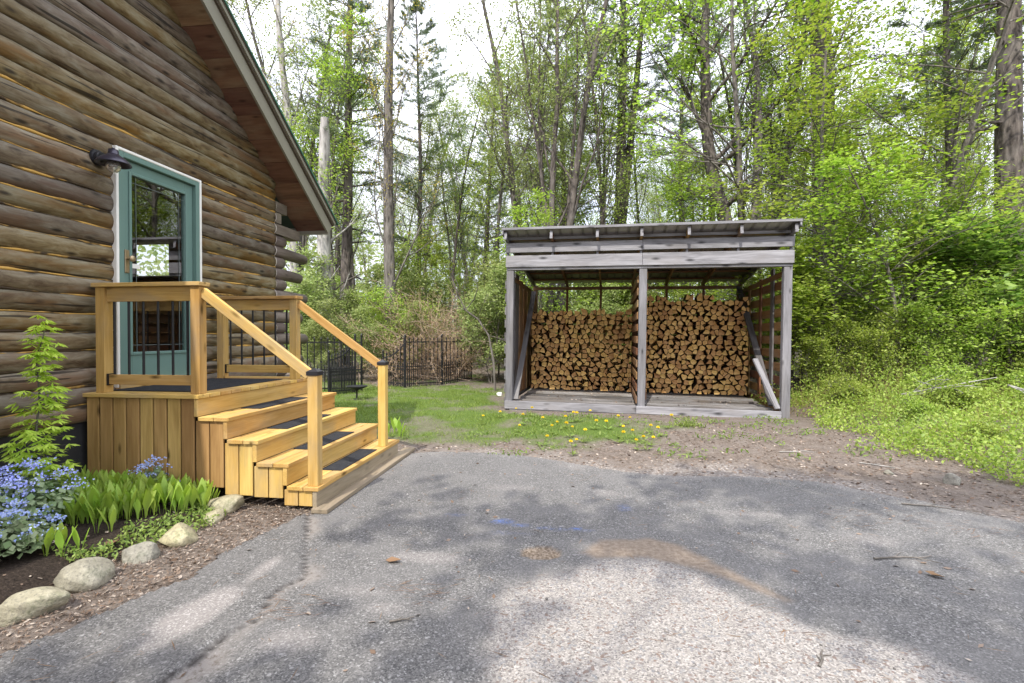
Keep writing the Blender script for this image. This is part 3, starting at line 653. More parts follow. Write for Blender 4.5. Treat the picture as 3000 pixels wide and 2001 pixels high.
for x in (-.03, WS + .03):
    b = MB(); b.beam((x, -.28, sroof(-.28) + .085), (x, DS + .28, sroof(DS + .28) + .085), .025, .11); o = b.build('gable_trim', M['grey_wood']); o.parent = SH
part('base_beam', M['grey_wood'], (.0, 2.57, -.06, -.004, .045, .2, 0), (2.574, WS - .16, -.06, -.004, .05, .195, 0), (.1, WS - .3, -.045, .0, -.06, .04, 0))
bx = []; y = .0
while y < DS - .2:
    w = .20 + random.uniform(-.03, .04); h1, h2 = random.uniform(-.035, .012), random.uniform(-.035, .012)
    bx.append((.15 + random.uniform(-.01, .04), 2.57, y, y + w, .155 + h1, .205 + h1, 0)); bx.append((2.776, WS - .16 + random.uniform(-.05, .01), y + .01, y + w + .01, .155 + h2, .205 + h2, 0)); y += w + random.uniform(.16, .22)
part('floor_slat', M['floor'], *bx); 
bx = []
for k in range(9): bx.append((.05, WS - .05, .02, .06, -.2, -.15, 0))
part('floor_joist', M['dark_grey_wood'], *[(x, x + .045, .02, DS, .03, .163, 1) for x in (.2, .95, 1.75, 2.6, 3.4, 4.2, 5.0)])
for nm, x0_, x1_ in (('left', -.032, -.002), ('right', WS - .036, WS - .006)):
    bx = []; z = .10
    while z < 2.55: bx.append((x0_, x1_, .02, DS, z, z + .165, 1)); z += .262
    sw = part('side_slat', M['dark_grey_wood'] if nm == 'left' else M['brown_wood'], *bx, par=None)
    inn = (.0, .032) if nm == 'left' else (WS - .070, WS - .038)
    for y, w in ((.30, .40), (.82, .42), (1.36, .42), (1.9, .42), (2.44, .42), (2.98, .36)) if nm == 'left' else ((.85, .17), (1.65, .14), (2.5, .14)):
        part('side_stud', M['dark_grey_wood'] if y < 1 else M['brown_wood'], (inn[0], inn[1], y, y + w, .2, sroof(y + w) - .36, 2))
    b = MB(); xx = sum(inn) / 2; b.beam((xx, .14, sroof(.14) - .66), (xx, DS - .1, sroof(DS) - .22), .034, .10); o = b.build('side_rail', M['brown_wood']); o.parent = SH
bx = []
z = .22
while z < 2.6: bx.append((2.574, 2.599, .15, DS - .12, z, z + .14, 1)); bx.append((2.747, 2.772, .15, DS - .12, z + .08, z + .22, 1)); z += .235
part('divider_slat', M['brown_wood'], *bx)
part('divider_top', M['brown_wood'], (2.62, 2.72, .14, DS - .1, 2.62, 2.72, 1), (2.62, 2.72, 2.55, 2.65, .2, 2.62, 2))
for x in (.9, 1.78, 3.44, 4.34): part('rear_stud', M['brown_wood'], (x, x + .06, DS - .08, DS - .03, .2, sroof(DS), 2))
part('rear_beam', M['brown_wood'], (.02, WS - .02, DS - .13, DS - .105, 2.74, 2.82, 0))
bx = []; z = .2
while z < 2.0: bx.append((.02, WS - .02, DS - .028, DS, z, z + .13, 0)); z += .24
part('rear_slat', M['brown_wood'], *bx)
b = MB(); b.beam((.19, .10, .21), (.16, 2.6, 2.62), .05, .11, up=(1, 0, 0)); o = b.build('brace', M['dark_grey_wood']); o.parent = SH
b = MB(); b.beam((WS - .20, .35, .25), (WS - .19, 3.0, 2.75), .05, .12, up=(1, 0, 0)); o = b.build('brace', M['dark_grey_wood']); o.parent = SH
b = MB(); Mi = Matrix.Translation(SH.location) @ SH.rotation_euler.to_matrix().to_4x4()
b.beam(Mi @ Vector((WS - .20, .02, .23)), Mi @ Vector((WS - .46, .55, 1.12)), .10, .045, up=(.3, -1, .2)); o = b.build('loose_board', M['grey_wood'], bevel=.006)
tag(o, 'bleached loose board leaning against the brace inside the right bay of the woodshed', 'board')
b = MB()
for q_ in [(0, .4, 0, .19, 0, .035), (0, .4, 0, .19, .165, .2), (0, .035, 0, .19, .035, .165), (.365, .4, 0, .19, .035, .165), (.182, .218, .0, .19, .035, .165)]: b.box(*q_)
o = b.build('concrete_block', M['concrete'], bevel=.006); o.location = Mi @ Vector((4.35, -.04, -.16)); o.rotation_euler = (0, 0, R(-4.2))
tag(o, 'hollow grey concrete block under the right front corner of the woodshed', 'block')
b = MB(); b.box(-.08, .0, -.04, .04, .29, .36); b.tube([(-.078, 0, .325), (-.10, 0, .325)], .025, 10); o = b.build('junction_box', M['white_trim'], bevel=.012); o.location = (-1.44, 9.86, 0)
tag(o, 'small white box low beside the left front post of the woodshed', 'box')

# ------------------------------------------------------------------ firewood: split wedges packed in two stacks
def clip(poly, px, py, nx, ny):
    out = []
    for i in range(len(poly)):
        a, b_ = poly[i], poly[(i + 1) % len(poly)]; da = (a[0] - px) * nx + (a[1] - py) * ny; db = (b_[0] - px) * nx + (b_[1] - py) * ny
        if da <= 0: out.append(a)
        if (da < 0) != (db < 0) and da != db: t = da / (da - db); out.append((a[0] + (b_[0] - a[0]) * t, a[1] + (b_[1] - a[1]) * t))
    return out
def area(p): return abs(sum(p[i][0] * p[(i + 1) % len(p)][1] - p[(i + 1) % len(p)][0] * p[i][1] for i in range(len(p)))) / 2
def shrink(p, d):
    cx = sum(q[0] for q in p) / len(p); cy = sum(q[1] for q in p) / len(p); q_ = p; n = len(p); sgn = 1 if sum(p[i][0] * p[(i + 1) % n][1] - p[(i + 1) % n][0] * p[i][1] for i in range(n)) > 0 else -1
    for i in range(n):
        a, b_ = p[i], p[(i + 1) % n]; ex, ey = b_[0] - a[0], b_[1] - a[1]; L = math.hypot(ex, ey)
        if L < 1e-6: continue
        nx, ny = sgn * ey / L, -sgn * ex / L; q_ = clip(q_, a[0] - nx * d, a[1] - ny * d, nx, ny)
        if len(q_) < 3: return []
    return q_
def stack(x0, x1, z0, z1, rnd, pw=.132, ph=.114):
    pts = []; row = 0; z = z0 + ph * .45
    while z < z1 + .03:
        x = x0 + pw * (.5 if row % 2 else .1)
        while x < x1 + pw: pts.append((x + rnd.uniform(-.32, .32) * pw, z + rnd.uniform(-.28, .28) * ph)); x += pw * rnd.choice((.85, 1, 1, 1.25))
        z += ph; row += 1
    out = []
    for (cx, cz) in pts:
        poly = [(cx - .2, cz - .2), (cx + .2, cz - .2), (cx + .2, cz + .2), (cx - .2, cz + .2)]
        for (qx, qz) in pts:
            d = math.hypot(qx - cx, qz - cz)
            if 1e-6 < d < .4: poly = clip(poly, (cx + qx) / 2, (cz + qz) / 2, (qx - cx) / d, (qz - cz) / d)
        poly = clip(clip(clip(poly, x0, 0, -1, 0), x1, 0, 1, 0), 0, z0, 0, -1)
        if len(poly) < 3: continue
        poly = shrink(poly, rnd.uniform(.002, .007))
        if len(poly) < 3: continue
        # a wedge: heart at the apex, bark on the arc
        rad = rnd.uniform(.12, .165); half = rnd.uniform(.40, .72) if rnd.random() < .8 else rnd.uniform(1.0, 1.57); ori = rnd.choice((1.57, -1.57, 0, 3.14)) + rnd.uniform(-.7, .7); back = rad * (.58 if half < 1 else .40)
        ax, az = cx - math.cos(ori) * back, cz - math.sin(ori) * back; a0_, a1_ = ori - half, ori + half
        p = clip(poly, ax, az, math.sin(a0_), -math.cos(a0_))
        if len(p) > 2: p = clip(p, ax, az, -math.sin(a1_), math.cos(a1_))
        for k in range(5):
            an = ori + half * (k - 2) / 2.2
            if len(p) > 2: p = clip(p, ax + math.cos(an) * rad, az + math.sin(an) * rad, math.cos(an), math.sin(an))
        if len(p) < 3: continue
        ar = area(p); mz = sum(q[1] for q in p) / len(p)
        if ar > .0022 and mz < z1 + .03 * math.sin(cx * 5): out.append((p, ar))
    return out
rnd = random.Random(5)
pieces = [(p, a, 'left') for p, a in stack(.16, 2.57, .21, 2.14, rnd)] + [(p, a, 'right') for p, a in stack(2.78, 5.15, .21, 2.42, rnd)]
pieces.sort(key=lambda t: -t[1])
def prism(mb, p, y0, y1):
    n = len(p); vs = [(x, y0, z) for x, z in p] + [(x, y1, z) for x, z in p]
    fs = [tuple(range(n)), tuple(range(2 * n - 1, n - 1, -1))] + [(i, n + i, n + (i + 1) % n, (i + 1) % n) for i in range(n)]
    mb.add(vs, fs, vs, [0, 0] + [1] * n)
FWM = [M['fw_end'], M['fw_side']]
rest = MB()
for i, (p, a, side_) in enumerate(pieces):
    y0 = 2.28 + rnd.uniform(-.045, .05)
    if i < 300:
        cx = sum(q[0] for q in p) / len(p); cz = sum(q[1] for q in p) / len(p); b = MB(); prism(b, [(x - cx, z - cz) for x, z in p], 0, .42)
        o = b.build('split_log', FWM); o.location = Mi @ Vector((cx, y0, cz)); o.rotation_euler = SH.rotation_euler
        tag(o, 'split firewood log with pale cut end in the shorter left stack of the woodshed' if side_ == 'left' else 'split firewood log with pale cut end in the taller right stack of the woodshed', 'firewood', 'firewood logs of the left stack' if side_ == 'left' else 'firewood logs of the right stack')
    else: prism(rest, p, y0, y0 + .42)
for (x0_, x1_, zt) in ((.16, 2.55, 2.05), (2.75, 5.17, 2.32)):     # the row of logs behind
    z = .21
    while z < zt:
        x = x0_
        while x < x1_ - .08:
            w = rnd.uniform(.10, .17); h = rnd.uniform(.10, .14); prism(rest, [(x, z), (min(x + w, x1_), z + .01), (min(x + w * .9, x1_), z + h), (x + .02, z + h * .95)], 2.76, 3.16); x += w
        z += .125
o = rest.build('firewood_remainder', FWM); o.location = SH.location; o.rotation_euler = SH.rotation_euler
tag(o, 'smaller split firewood pieces filling the gaps and the row behind in both stacks', 'firewood', kind='stuff')

# ================================================================== iron garden fence
def finial(b, x, z, r=.012):
    b.add([(x - r, -r, z), (x + r, -r, z), (x + r, r, z), (x - r, r, z), (x, 0, z + .07), (x, 0, z - .03)], [(0, 1, 4), (1, 2, 4), (2, 3, 4), (3, 0, 4), (1, 0, 5), (2, 1, 5), (3, 2, 5), (0, 3, 5)], [(0, 0, 0)] * 6)
def fence(name, A, B, npk, top, curve, label, cat, group=None):
    A = Vector((*A, 0)); B = Vector((*B, 0)); d = B - A; L = d.length
    t = thing(name, label, cat, A, math.atan2(d.y, d.x), group)
    def F_(o): o.parent = t; return o
    for x in (0, L):
        b = MB(); h = top + .06 + (curve(x / L)); b.tube([(x, 0, 0), (x, 0, h)], .026, 10); b.lathe((x, 0, h), [(.03, 0), (.034, .02), (.018, .03), (.03, .05), (.018, .075), (.001, .09)], 10); F_(b.build('post', M['black_iron']))
    b = MB(); n = 14
    for k in range(n): b.beam((L * k / n, 0, top - .09 + curve(k / n)), (L * (k + 1) / n, 0, top - .09 + curve((k + 1) / n)), .02, .034)
    F_(b.build('top_rail', M['black_iron']))
    b = MB(); b.box(0, L, -.012, .012, .10, .13); b.box(0, L, -.012, .012, .60, .625); b.box(0, L, -.012, .012, .52, .54); F_(b.build('lower_rail', M['black_iron']))
    b = MB()
    for k in range(1, npk):
        x = L * k / npk; h = top + curve(k / npk); b.box(x - .011, x + .011, -.011, .011, .03, h, 2); finial(b, x, h, .018); 
        for zz in (.35, .8): b.box(x - .018, x + .018, -.018, .018, zz, zz + .04)
    for k in range(npk):
        x = L * (k + .5) / npk; b.box(x - .009, x + .009, -.009, .009, .05, .68, 2); finial(b, x, .68, .015)
    F_(b.build('picket_panel', M['black_iron']))
    return t
zero = lambda u: 0
fence('iron_fence', (-7.15, 12.2), (-5.62, 12.55), 9, 1.43, zero, 'black iron picket fence section behind the porch, left of the garden gate', 'fence', None)
fence('iron_gate', (-6.05, 11.6), (-5.64, 12.2), 9, 1.0, lambda u: .42 * u * u, 'open black iron gate leaf with a curved top in front of the left fence section', 'gate')
fence('iron_gate', (-5.7, 14.25), (-4.86, 13.75), 6, .95, lambda u: .42 * u * u, 'open black iron gate leaf with a curved top left of the brown bush', 'gate')
fence('iron_fence', (-4.83, 13.75), (-3.95, 14.5), 9, 1.42, zero, 'black iron picket fence section half buried in the twiggy brown bush', 'fence')
fence('iron_fence', (-3.93, 14.52), (-3.4, 16.2), 8, 1.42, zero, 'black iron picket fence section right of the twiggy brown bush, turned away', 'fence')
b = MB(); b.lathe((0, 0, 0), [(.001, .0), (.09, .0), (.08, .02), (.02, .05), (.02, .2), (.03, .24), (.12, .27), (.23, .32), (.25, .345), (.24, .345), (.12, .29), (.001, .28)], 24); o = b.build('bird_bath', M['black_iron'], smooth=True); o.location = (-5.0, 10.9, 0); tag(o, 'low black metal dish on a stand at the foot of the left gate leaf', 'bird bath')
# ================================================================== plants
rs = np.random.RandomState(11)
def gh(x, y): return float(ground_h(np.array([float(x)]), np.array([float(y)]))[0])
def unit(v): return v / (np.linalg.norm(v, axis=-1, keepdims=True) + 1e-9)
def leaf_arr(c, a, nrm, size, wid=.5, fold=0.0):
    """diamond leaves: centres, long axes, normals, sizes"""
    c = np.asarray(c, float); a = unit(np.asarray(a, float)); b = unit(np.cross(nrm, a)); n = np.cross(a, b); s = np.asarray(size, float)[:, None]
    V = np.stack([c - a * s * .5, c + b * s * wid * .5 + a * s * .02 + n * s * fold, c + a * s * .5, c - b * s * wid * .5 + a * s * .02 + n * s * fold], 1).reshape(-1, 3)
    return V, np.arange(len(V)).reshape(-1, 4)
def rand_dirs(r, n, up=0.): v = r.normal(size=(n, 3)); v[:, 2] += up; return unit(v)
def leaves_obj(name, pts, m, r, size=.09, per=6, spread=.2, flat=.6, droop=-.3, wid=.55, parent=None, svar=.35, vflat=.6):
    pts = np.repeat(np.asarray(pts, float), per, 0); n = len(pts)
    off = r.normal(size=(n, 3)) * spread; off[:, 2] *= vflat
    a = rand_dirs(r, n); a[:, 2] = a[:, 2] * (1 - flat) + droop; nr = rand_dirs(r, n, flat * 3)
    V, F_ = leaf_arr(pts + off, a, nr, size * (1 + svar * r.normal(size=n).clip(-1.5, 1.5)), wid)
    return np_mesh(name, V, F_, m, parent)
def strands(name, A, B, w, m, parent=None, n3=None):
    """thin flat blades from A to B"""
    A = np.asarray(A, float); B = np.asarray(B, float); d = unit(B - A); s = unit(np.cross(d, rand_dirs(np.random.RandomState(1), len(A)))) * np.asarray(w, float).reshape(-1, 1)
    V = np.stack([A - s, A + s, B], 1).reshape(-1, 3)
    return np_mesh(name, V, np.arange(len(V)).reshape(-1, 3), m, parent)

class Tree:
    def __init__(s, seed): s.r = np.random.RandomState(seed); s.V = []; s.F = []; s.nv = 0; s.tips = []; s.needA = []; s.needD = []
    def tube(s, P, rad, n):
        P = np.asarray(P, float); d = np.gradient(P, axis=0); d = unit(d); ref = np.array([.31, .2, .93]) if abs(d[0][2]) < .9 else np.array([1., .1, 0])
        u = unit(np.cross(d, ref)); w = np.cross(d, u); a = np.arange(n) * 2 * np.pi / n
        ring = P[:, None] + (u[:, None] * np.cos(a)[None, :, None] + w[:, None] * np.sin(a)[None, :, None]) * np.asarray(rad)[:, None, None]
        k = len(P); s.V.append(ring.reshape(-1, 3))
        i = (np.arange(k - 1)[:, None] * n + np.arange(n)[None]).ravel(); j = (np.arange(k - 1)[:, None] * n + (np.arange(n)[None] + 1) % n).ravel()
        s.F.append(np.stack([i, j, j + n, i + n], 1) + s.nv); s.nv += k * n
    def path(s, p, d, L, seg, wander, up):
        P = [np.array(p, float)]; d = unit(np.array(d, float)); st = L / seg
        for _ in range(seg): d = unit(d + s.r.normal(size=3) * wander + np.array([0, 0, up])); P.append(P[-1] + d * st)
        return np.array(P)
    def limb(s, p, d, L, r0, lvl, up=.05, wander=.12, kids=(6, 4), ang=.8, n=5, bare=.25, leaf_from=1):
        seg = max(3, int(L / (.5 if lvl == 0 else .35))); P = s.path(p, d, L, seg, wander, up); rad = np.linspace(r0, max(.004, r0 * .22), len(P)); s.tube(P, rad, n if lvl == 0 else (4 if lvl == 1 else 3))
        if lvl >= leaf_from: s.tips += [P[i] for i in range(len(P)) if i / len(P) > (.2 if lvl > 1 else .45)]
        else: s.tips.append(P[-1])
        if lvl < len(kids):
            for _ in range(kids[lvl]):
                t = s.r.uniform(bare, 1) * (len(P) - 1.01); i = int(t); q = P[i] + (P[i + 1] - P[i]) * (t - i); dd = unit(P[i + 1] - P[i])
                sd = unit(np.cross(dd, s.r.normal(size=3))); a = ang * s.r.uniform(.6, 1.25); nd = dd * math.cos(a) + sd * math.sin(a); nd[2] = nd[2] * .75 + .05
                s.limb(q, nd, L * (1 - .6 * t / len(P)) * s.r.uniform(.4, .7), rad[i] * .55, lvl + 1, up, wander, kids, ang, n, bare * .7, leaf_from)
    def wood(s, name, m, parent): return np_mesh(name, np.concatenate(s.V), np.concatenate(s.F), m, parent, smooth=True)

def deciduous(seed, H, r, clear=.35, nl=14, ang=.75, ll=.3, kids=(6, 4), leaf=.09, per=5, spread=.18, flat=.6, m='leaf_green', bk='bark', lean=(0, 0), stems=1, root=None, up=.06, droop=-.3, stem_spread=.12, wander=.05, keep=1., epi=0, lr=.42):
    t = Tree(seed); rr = t.r
    for sidx in range(stems):
        b0 = np.array([0, 0, -.1]); d = np.array([lean[0], lean[1], 1.0])
        if stems > 1: an = sidx * 2.4 + seed; b0[:2] += np.array([math.cos(an), math.sin(an)]) * r * .8; d[:2] += np.array([math.cos(an), math.sin(an)]) * stem_spread
        h = H * (1 if sidx == 0 else rr.uniform(.75, .95)); r_ = r * (1 if sidx == 0 else rr.uniform(.55, .85)); seg = 14
        P = t.path(b0, d, h, seg, wander, .03); tt = np.linspace(0, 1, seg + 1); rad = r_ * (1 - .8 * tt) ** .8; rad[0] *= 1.35; t.tube(P, rad, 10)
        for k in range(nl):
            u = clear + (1 - clear) * ((k + rr.uniform(0, 1)) / nl) ** .9; f_ = min(u, .98) * seg; i = int(f_); q = P[i] + (P[i + 1] - P[i]) * (f_ - i)
            az = k * 2.4 + rr.uniform(-.5, .5); a = ang * rr.uniform(.7, 1.2); nd = np.array([math.cos(az) * math.sin(a), math.sin(az) * math.sin(a), math.cos(a)])
            t.limb(q, nd, h * ll * (1.15 - .75 * (u - clear) / (1 - clear)) * rr.uniform(.7, 1.15), max(.008, rad[i] * lr), 0, up, .10, kids, .75)
        for k in range(epi):       # little shoots straight off the trunk
            u = rr.uniform(.1, .98); i = int(u * seg); t.tips.append(P[i] + rr.normal(size=3) * .22)
    tips = np.array(t.tips); tips = tips[rr.rand(len(tips)) < keep]
    t.wood('trunk', M[bk], root); leaves_obj('crown', tips, M[m], rr, leaf, per, spread, flat, droop, .6, root)
    return root
def pine(seed, H, r, z0=.35, L0=2.6, root=None, bk='bark_dark', dens=1., dead=True, nd=.16, whorl=.62):
    t = Tree(seed); rr = t.r; seg = 14; P = t.path((0, 0, -.1), (0, 0, 1), H, seg, .012, .02); rad = r * (1 - .85 * np.linspace(0, 1, seg + 1)) ** .9; rad[0] *= 1.25; t.tube(P, rad, 11)
    C_ = []; D_ = []
    z = H * (z0 - .22 if dead else z0)
    while z < H * .985:
        f_ = min(z / H, .97) * seg; i = int(f_); q = P[i] + (P[i + 1] - P[i]) * (f_ - i); u = (z / H - z0) / (1 - z0)
        live = u > 0; L = L0 * (min(1, .65 + u * 1.5) * (1 - max(u, 0)) ** .75 + .12) if live else L0 * .5
        for k in range(5 if live else 2):
            az = rr.uniform(0, 6.28); e = rr.uniform(-.05, .3) + .5 * max(u, 0); Lk = L * rr.uniform(.55, 1.1)
            B = t.path(q, (math.cos(az) * math.cos(e), math.sin(az) * math.cos(e), math.sin(e)), Lk, 6, .07, .015 if live else -.04); t.tube(B, np.linspace(max(.012, rad[i] * .22), .004, 7), 4)
            if not live: continue
            for j in range(int(13 * dens)):
                v = rr.uniform(.3, 1) * 5.99; b = int(v); p = B[b] + (B[b + 1] - B[b]) * (v - b); dd = unit(B[b + 1] - B[b]); sd = unit(np.cross(dd, [0, 0, 1])) * rr.choice([-1, 1])
                tl = Lk * .28 * rr.uniform(.4, 1.1); nd_ = unit(dd * .7 + sd * .8 + np.array([0, 0, .15])); T_ = np.array([p, p + nd_ * tl]); t.tube(T_, [.006, .003], 3)
                for w in np.linspace(.35, 1, 3): C_.append(p + nd_ * tl * w); D_.append(nd_ + np.array([0, 0, .25]))
        z += whorl * rr.uniform(.75, 1.2)
    t.wood('trunk', M[bk], root)
    C_ = np.repeat(np.array(C_), 11, 0); D_ = np.repeat(np.array(D_), 11, 0); n = len(C_); d = unit(D_ + rr.normal(size=(n, 3)) * .75)
    A = C_ + rr.normal(size=(n, 3)) * .03; strands('crown', A, A + d * (nd * rr.uniform(.7, 1.2, (n, 1))), np.full(n, .010), M['needle'], root)
    return root
def T(label, cat, x, y, rot=0, group=None, name='tree'): return thing(name, label, cat, (x, y, gh(x, y)), rot, group)

# ---- single trees one can point at
t = T('tall pale grey leafless trunk rising behind the eave of the log house', 'tree', -11.1, 18.7, name='pale_tree'); deciduous(21, 19, .22, .45, 9, .6, .16, (4, 3), .08, 2, .2, .5, 'leaf_rust', 'bark_birch', root=t, wander=.03)
# broken pale snag
t = T('broken pale dead tree trunk with a snapped top, right of the house corner', 'dead tree', -9.35, 17.96, name='dead_tree'); tr_ = Tree(22)
P = tr_.path((0, 0, -.1), (-.03, 0, 1), 9.6, 14, .03, .02); tr_.tube(P, np.concatenate([[.44, .34], np.linspace(.30, .19, 12), [.13]]), 12)
for k, (h, az, L) in enumerate([(3, 0, 1.6), (5, 1, 2.2), (6.5, 4, 1.4), (4, 5.5, 1.2), (2.4, .3, 1.5)]): tr_.limb(P[int(h / 9.6 * 14)], (math.cos(az), math.sin(az) * .4, .7), L, .06, 0, .08, .2, (2,), .7)
tr_.wood('trunk', M['bark_pale'], t)
t = T('dark pine with a thick straight trunk directly behind the broken pale trunk', 'pine tree', -9.8, 20.2, name='pine_tree'); pine(23, 21, .27, .36, 3.4, t)
t = T('vine-clad maple with rusty yellow buds and many thin upright twigs behind the brown bush', 'tree', -6.57, 17.32, name='budding_tree'); deciduous(24, 19, .23, .14, 26, .5, .19, (5, 3), .065, 4, .16, .4, 'leaf_rust', 'bark', root=t, up=.10, wander=.010, epi=60, lean=(-.03, 0), lr=.2)
t = T('slim white pine with flat open tiers of needles against the bright sky', 'pine tree', -7.9, 24.6, name='pine_tree'); pine(25, 19, .16, .30, 4.2, t, whorl=.7)
t = T('clump of thin dark stems with sparse pale leaves behind the left bay of the shed', 'tree', -.75, 16.5, name='multi_stemmed_tree'); deciduous(26, 15.5, .15, .30, 9, .5, .28, (6, 4), .085, 3, .20, .5, 'leaf_pale', 'bark_dark', root=t, stems=5, stem_spread=.09, up=.06)
t = T('thick forked pine trunk above the middle of the woodshed roof', 'pine tree', 1.7, 20.0, name='pine_tree'); pine(27, 20, .30, .45, 3.4, t); t2 = Tree(28); P = t2.path((.05, 0, 4.5), (.12, .02, 1), 14, 12, .012, .03); t2.tube(P, np.linspace(.20, .05, 13), 9); o = t2.wood('fork', M['bark_dark'], t)
t = T('dark forked maple trunk with bright leaves above the right half of the woodshed roof', 'maple tree', 5.6, 17.0, name='maple_tree'); deciduous(29, 16.5, .29, .30, 16, .95, .34, (7, 5), .13, 5, .24, .8, 'leaf_bright', 'bark_dark', root=t, droop=-.15); t2 = Tree(30); P = t2.path((.05, 0, 3.2), (.2, .02, 1), 11, 12, .03, .05); t2.tube(P, np.linspace(.19, .05, 13), 9); t2.wood('fork', M['bark'], t)
t = T('massive grey pine trunk right of the woodshed, half hidden by bright maple leaves', 'pine tree', 7.3, 15.2, name='pine_tree'); pine(31, 22, .42, .5, 3.6, t)
t = T('massive dark rough-barked pine trunk at the right edge of the photo', 'pine tree', 9.65, 12.2, name='pine_tree'); pine(32, 22, .30, .5, 3.6, t)
t = T('slender dark pine trunk just left of the massive rough trunk at the right edge', 'pine tree', 11.3, 16.4, name='pine_tree'); pine(33, 18, .15, .42, 2.8, t)
# maples with flat layers of bright leaves, the edge of the wood on the right
def maple(seed, lab, x, y, H, lean, leaf=.095, per=3, r=.07, m='leaf_bright', clear=.12, nl=20, ll=.38):
    t = T(lab, 'maple tree', x, y, name='young_maple'); deciduous(seed, H, r, clear, nl, 1.15, ll, (6, 4), leaf, per, .17, .9, m, 'bark', root=t, lean=lean, up=.02, droop=-.12, wander=.07, keep=.9)
maple(41, 'leaning bright yellow-green maple right beside the right front post of the shed', 6.3, 12.6, 8.5, (.0, -.12))
maple(42, 'tall bright maple in the middle of the right-hand thicket, between two big trunks', 7.9, 12.9, 11.5, (-.10, -.06), r=.09, nl=26)
maple(43, 'broad-leaved young maple in front of the rough trunk at the right edge', 8.6, 10.9, 3.8, (-.05, -.08), .13, 5, .04, 'leaf_green')
maple(44, 'high bright maple whose boughs hang over the right half of the shed roof', 5.3, 14.6, 12.5, (-.06, -.02), r=.11, nl=26, clear=.3)
maple(45, 'young maple low beside the right wall of the shed', 5.0, 12.2, 3.4, (.05, 0), .10, 5, .035)
maple(47, 'bright low maple at the edge of the bank, leaning out over the undergrowth', 7.0, 11.4, 5.2, (-.08, -.1), .095, 4, .05, nl=20)
maple(48, 'bushy bright maple behind the undergrowth, left of the rough right-hand trunk', 8.3, 12.2, 6.5, (-.05, -.08), .095, 4, .05, nl=20)
maple(49, 'bright maple filling the gap between the shed wall and the massive grey trunk', 5.9, 13.6, 7.5, (0, -.06), .095, 4, .06, nl=22)
maple(46, 'thin maple with sparse leaves in front of the sky gap at upper right', 9.9, 14.9, 10.5, (-.05, 0), .10, 3, .07, 'leaf_green')
# bare bough reaching in from upper right
# ---- kinds copied through the wood
protos = {}
def proto(k, fn):
    r0 = bpy.data.objects.new('forest_tree', None); COL.objects.link(r0); fn(r0); protos[k] = r0; r0['used'] = 0
proto('d1', lambda r_: deciduous(61, 15, .14, .3, 14, .6, .25, (7, 5), .085, 5, .28, .5, 'leaf_pale', 'bark', root=r_))
proto('d2', lambda r_: deciduous(62, 17, .17, .35, 15, .7, .27, (7, 5), .09, 5, .28, .6, 'leaf_green', 'bark_dark', root=r_))
proto('d3', lambda r_: deciduous(63, 13, .10, .2, 16, .8, .28, (7, 5), .09, 5, .26, .8, 'leaf_bright', 'bark', root=r_))
proto('p1', lambda r_: pine(64, 19, .20, .38, 2.9, r_, dens=.8))
proto('p2', lambda r_: pine(65, 16, .15, .25, 2.6, r_, dens=.8))
proto('s1', lambda r_: deciduous(66, 4.2, .03, .08, 16, .8, .36, (5, 3), .09, 5, .16, .7, 'leaf_pale', 'bark', root=r_, stems=2, stem_spread=.2))
proto('s2', lambda r_: deciduous(67, 3.4, .025, .05, 15, .8, .42, (5, 3), .08, 3, .18, .7, 'leaf_bright', 'bark', root=r_, stems=3, stem_spread=.25))
proto('s3', lambda r_: deciduous(68, 5.5, .04, .1, 18, .9, .32, (5, 3), .09, 5, .17, .8, 'leaf_bright', 'bark', root=r_))
proto('s4', lambda r_: deciduous(69, .8, .010, .1, 9, .8, .7, (4, 2), .042, 3, .09, .4, 'leaf_bright', 'bark', root=r_, stems=6, stem_spread=.5))
KIND = {'s4': ('shrub', 'shrub', 'knee-high bright bush in the undergrowth on the right bank'), 'd1': ('forest_tree', 'tree', 'slender pale-leaved tree standing back in the wood'), 'd2': ('forest_tree', 'tree', 'dark-stemmed green tree standing back in the wood'), 'd3': ('forest_tree', 'tree', 'bright yellow-green tree standing back in the wood'),
        'p1': ('pine_tree', 'pine tree', 'tall pine standing back in the wood'), 'p2': ('pine_tree', 'pine tree', 'shorter pine with low boughs standing back in the wood'),
        's1': ('sapling', 'sapling', 'pale-leaved bushy sapling in the understorey of the wood'), 's2': ('shrub', 'shrub', 'low loose shrub in the understorey of the wood'), 's3': ('sapling', 'sapling', 'bright-leaved sapling in the understorey of the wood')}
def plant(k, x, y, s=1., rot=None):
    nm, cat, lab = KIND[k]; rot = rs.uniform(0, 6.28) if rot is None else rot; p = protos[k]
    if p['used'] == 0:
        o = p; o.location = (x, y, gh(x, y)); o.rotation_euler = (0, 0, rot); o.scale = s if isinstance(s, tuple) else (s, s, s); p['used'] = 1; o.name = nm
    else: o = dup(p, (x, y, gh(x, y)), rot, s)
    tag(o, lab, cat, lab.replace('standing', 'trees').split(' ')[0] + ' ' + cat + ('s of the wood' if k != 's4' else 's of the bank')); return o
def free(x, y):
    if -2.2 < x < 4.8 and 8.5 < y < 14.6: return False
    if x < -3.0 and y < 15.5: return False
    return True
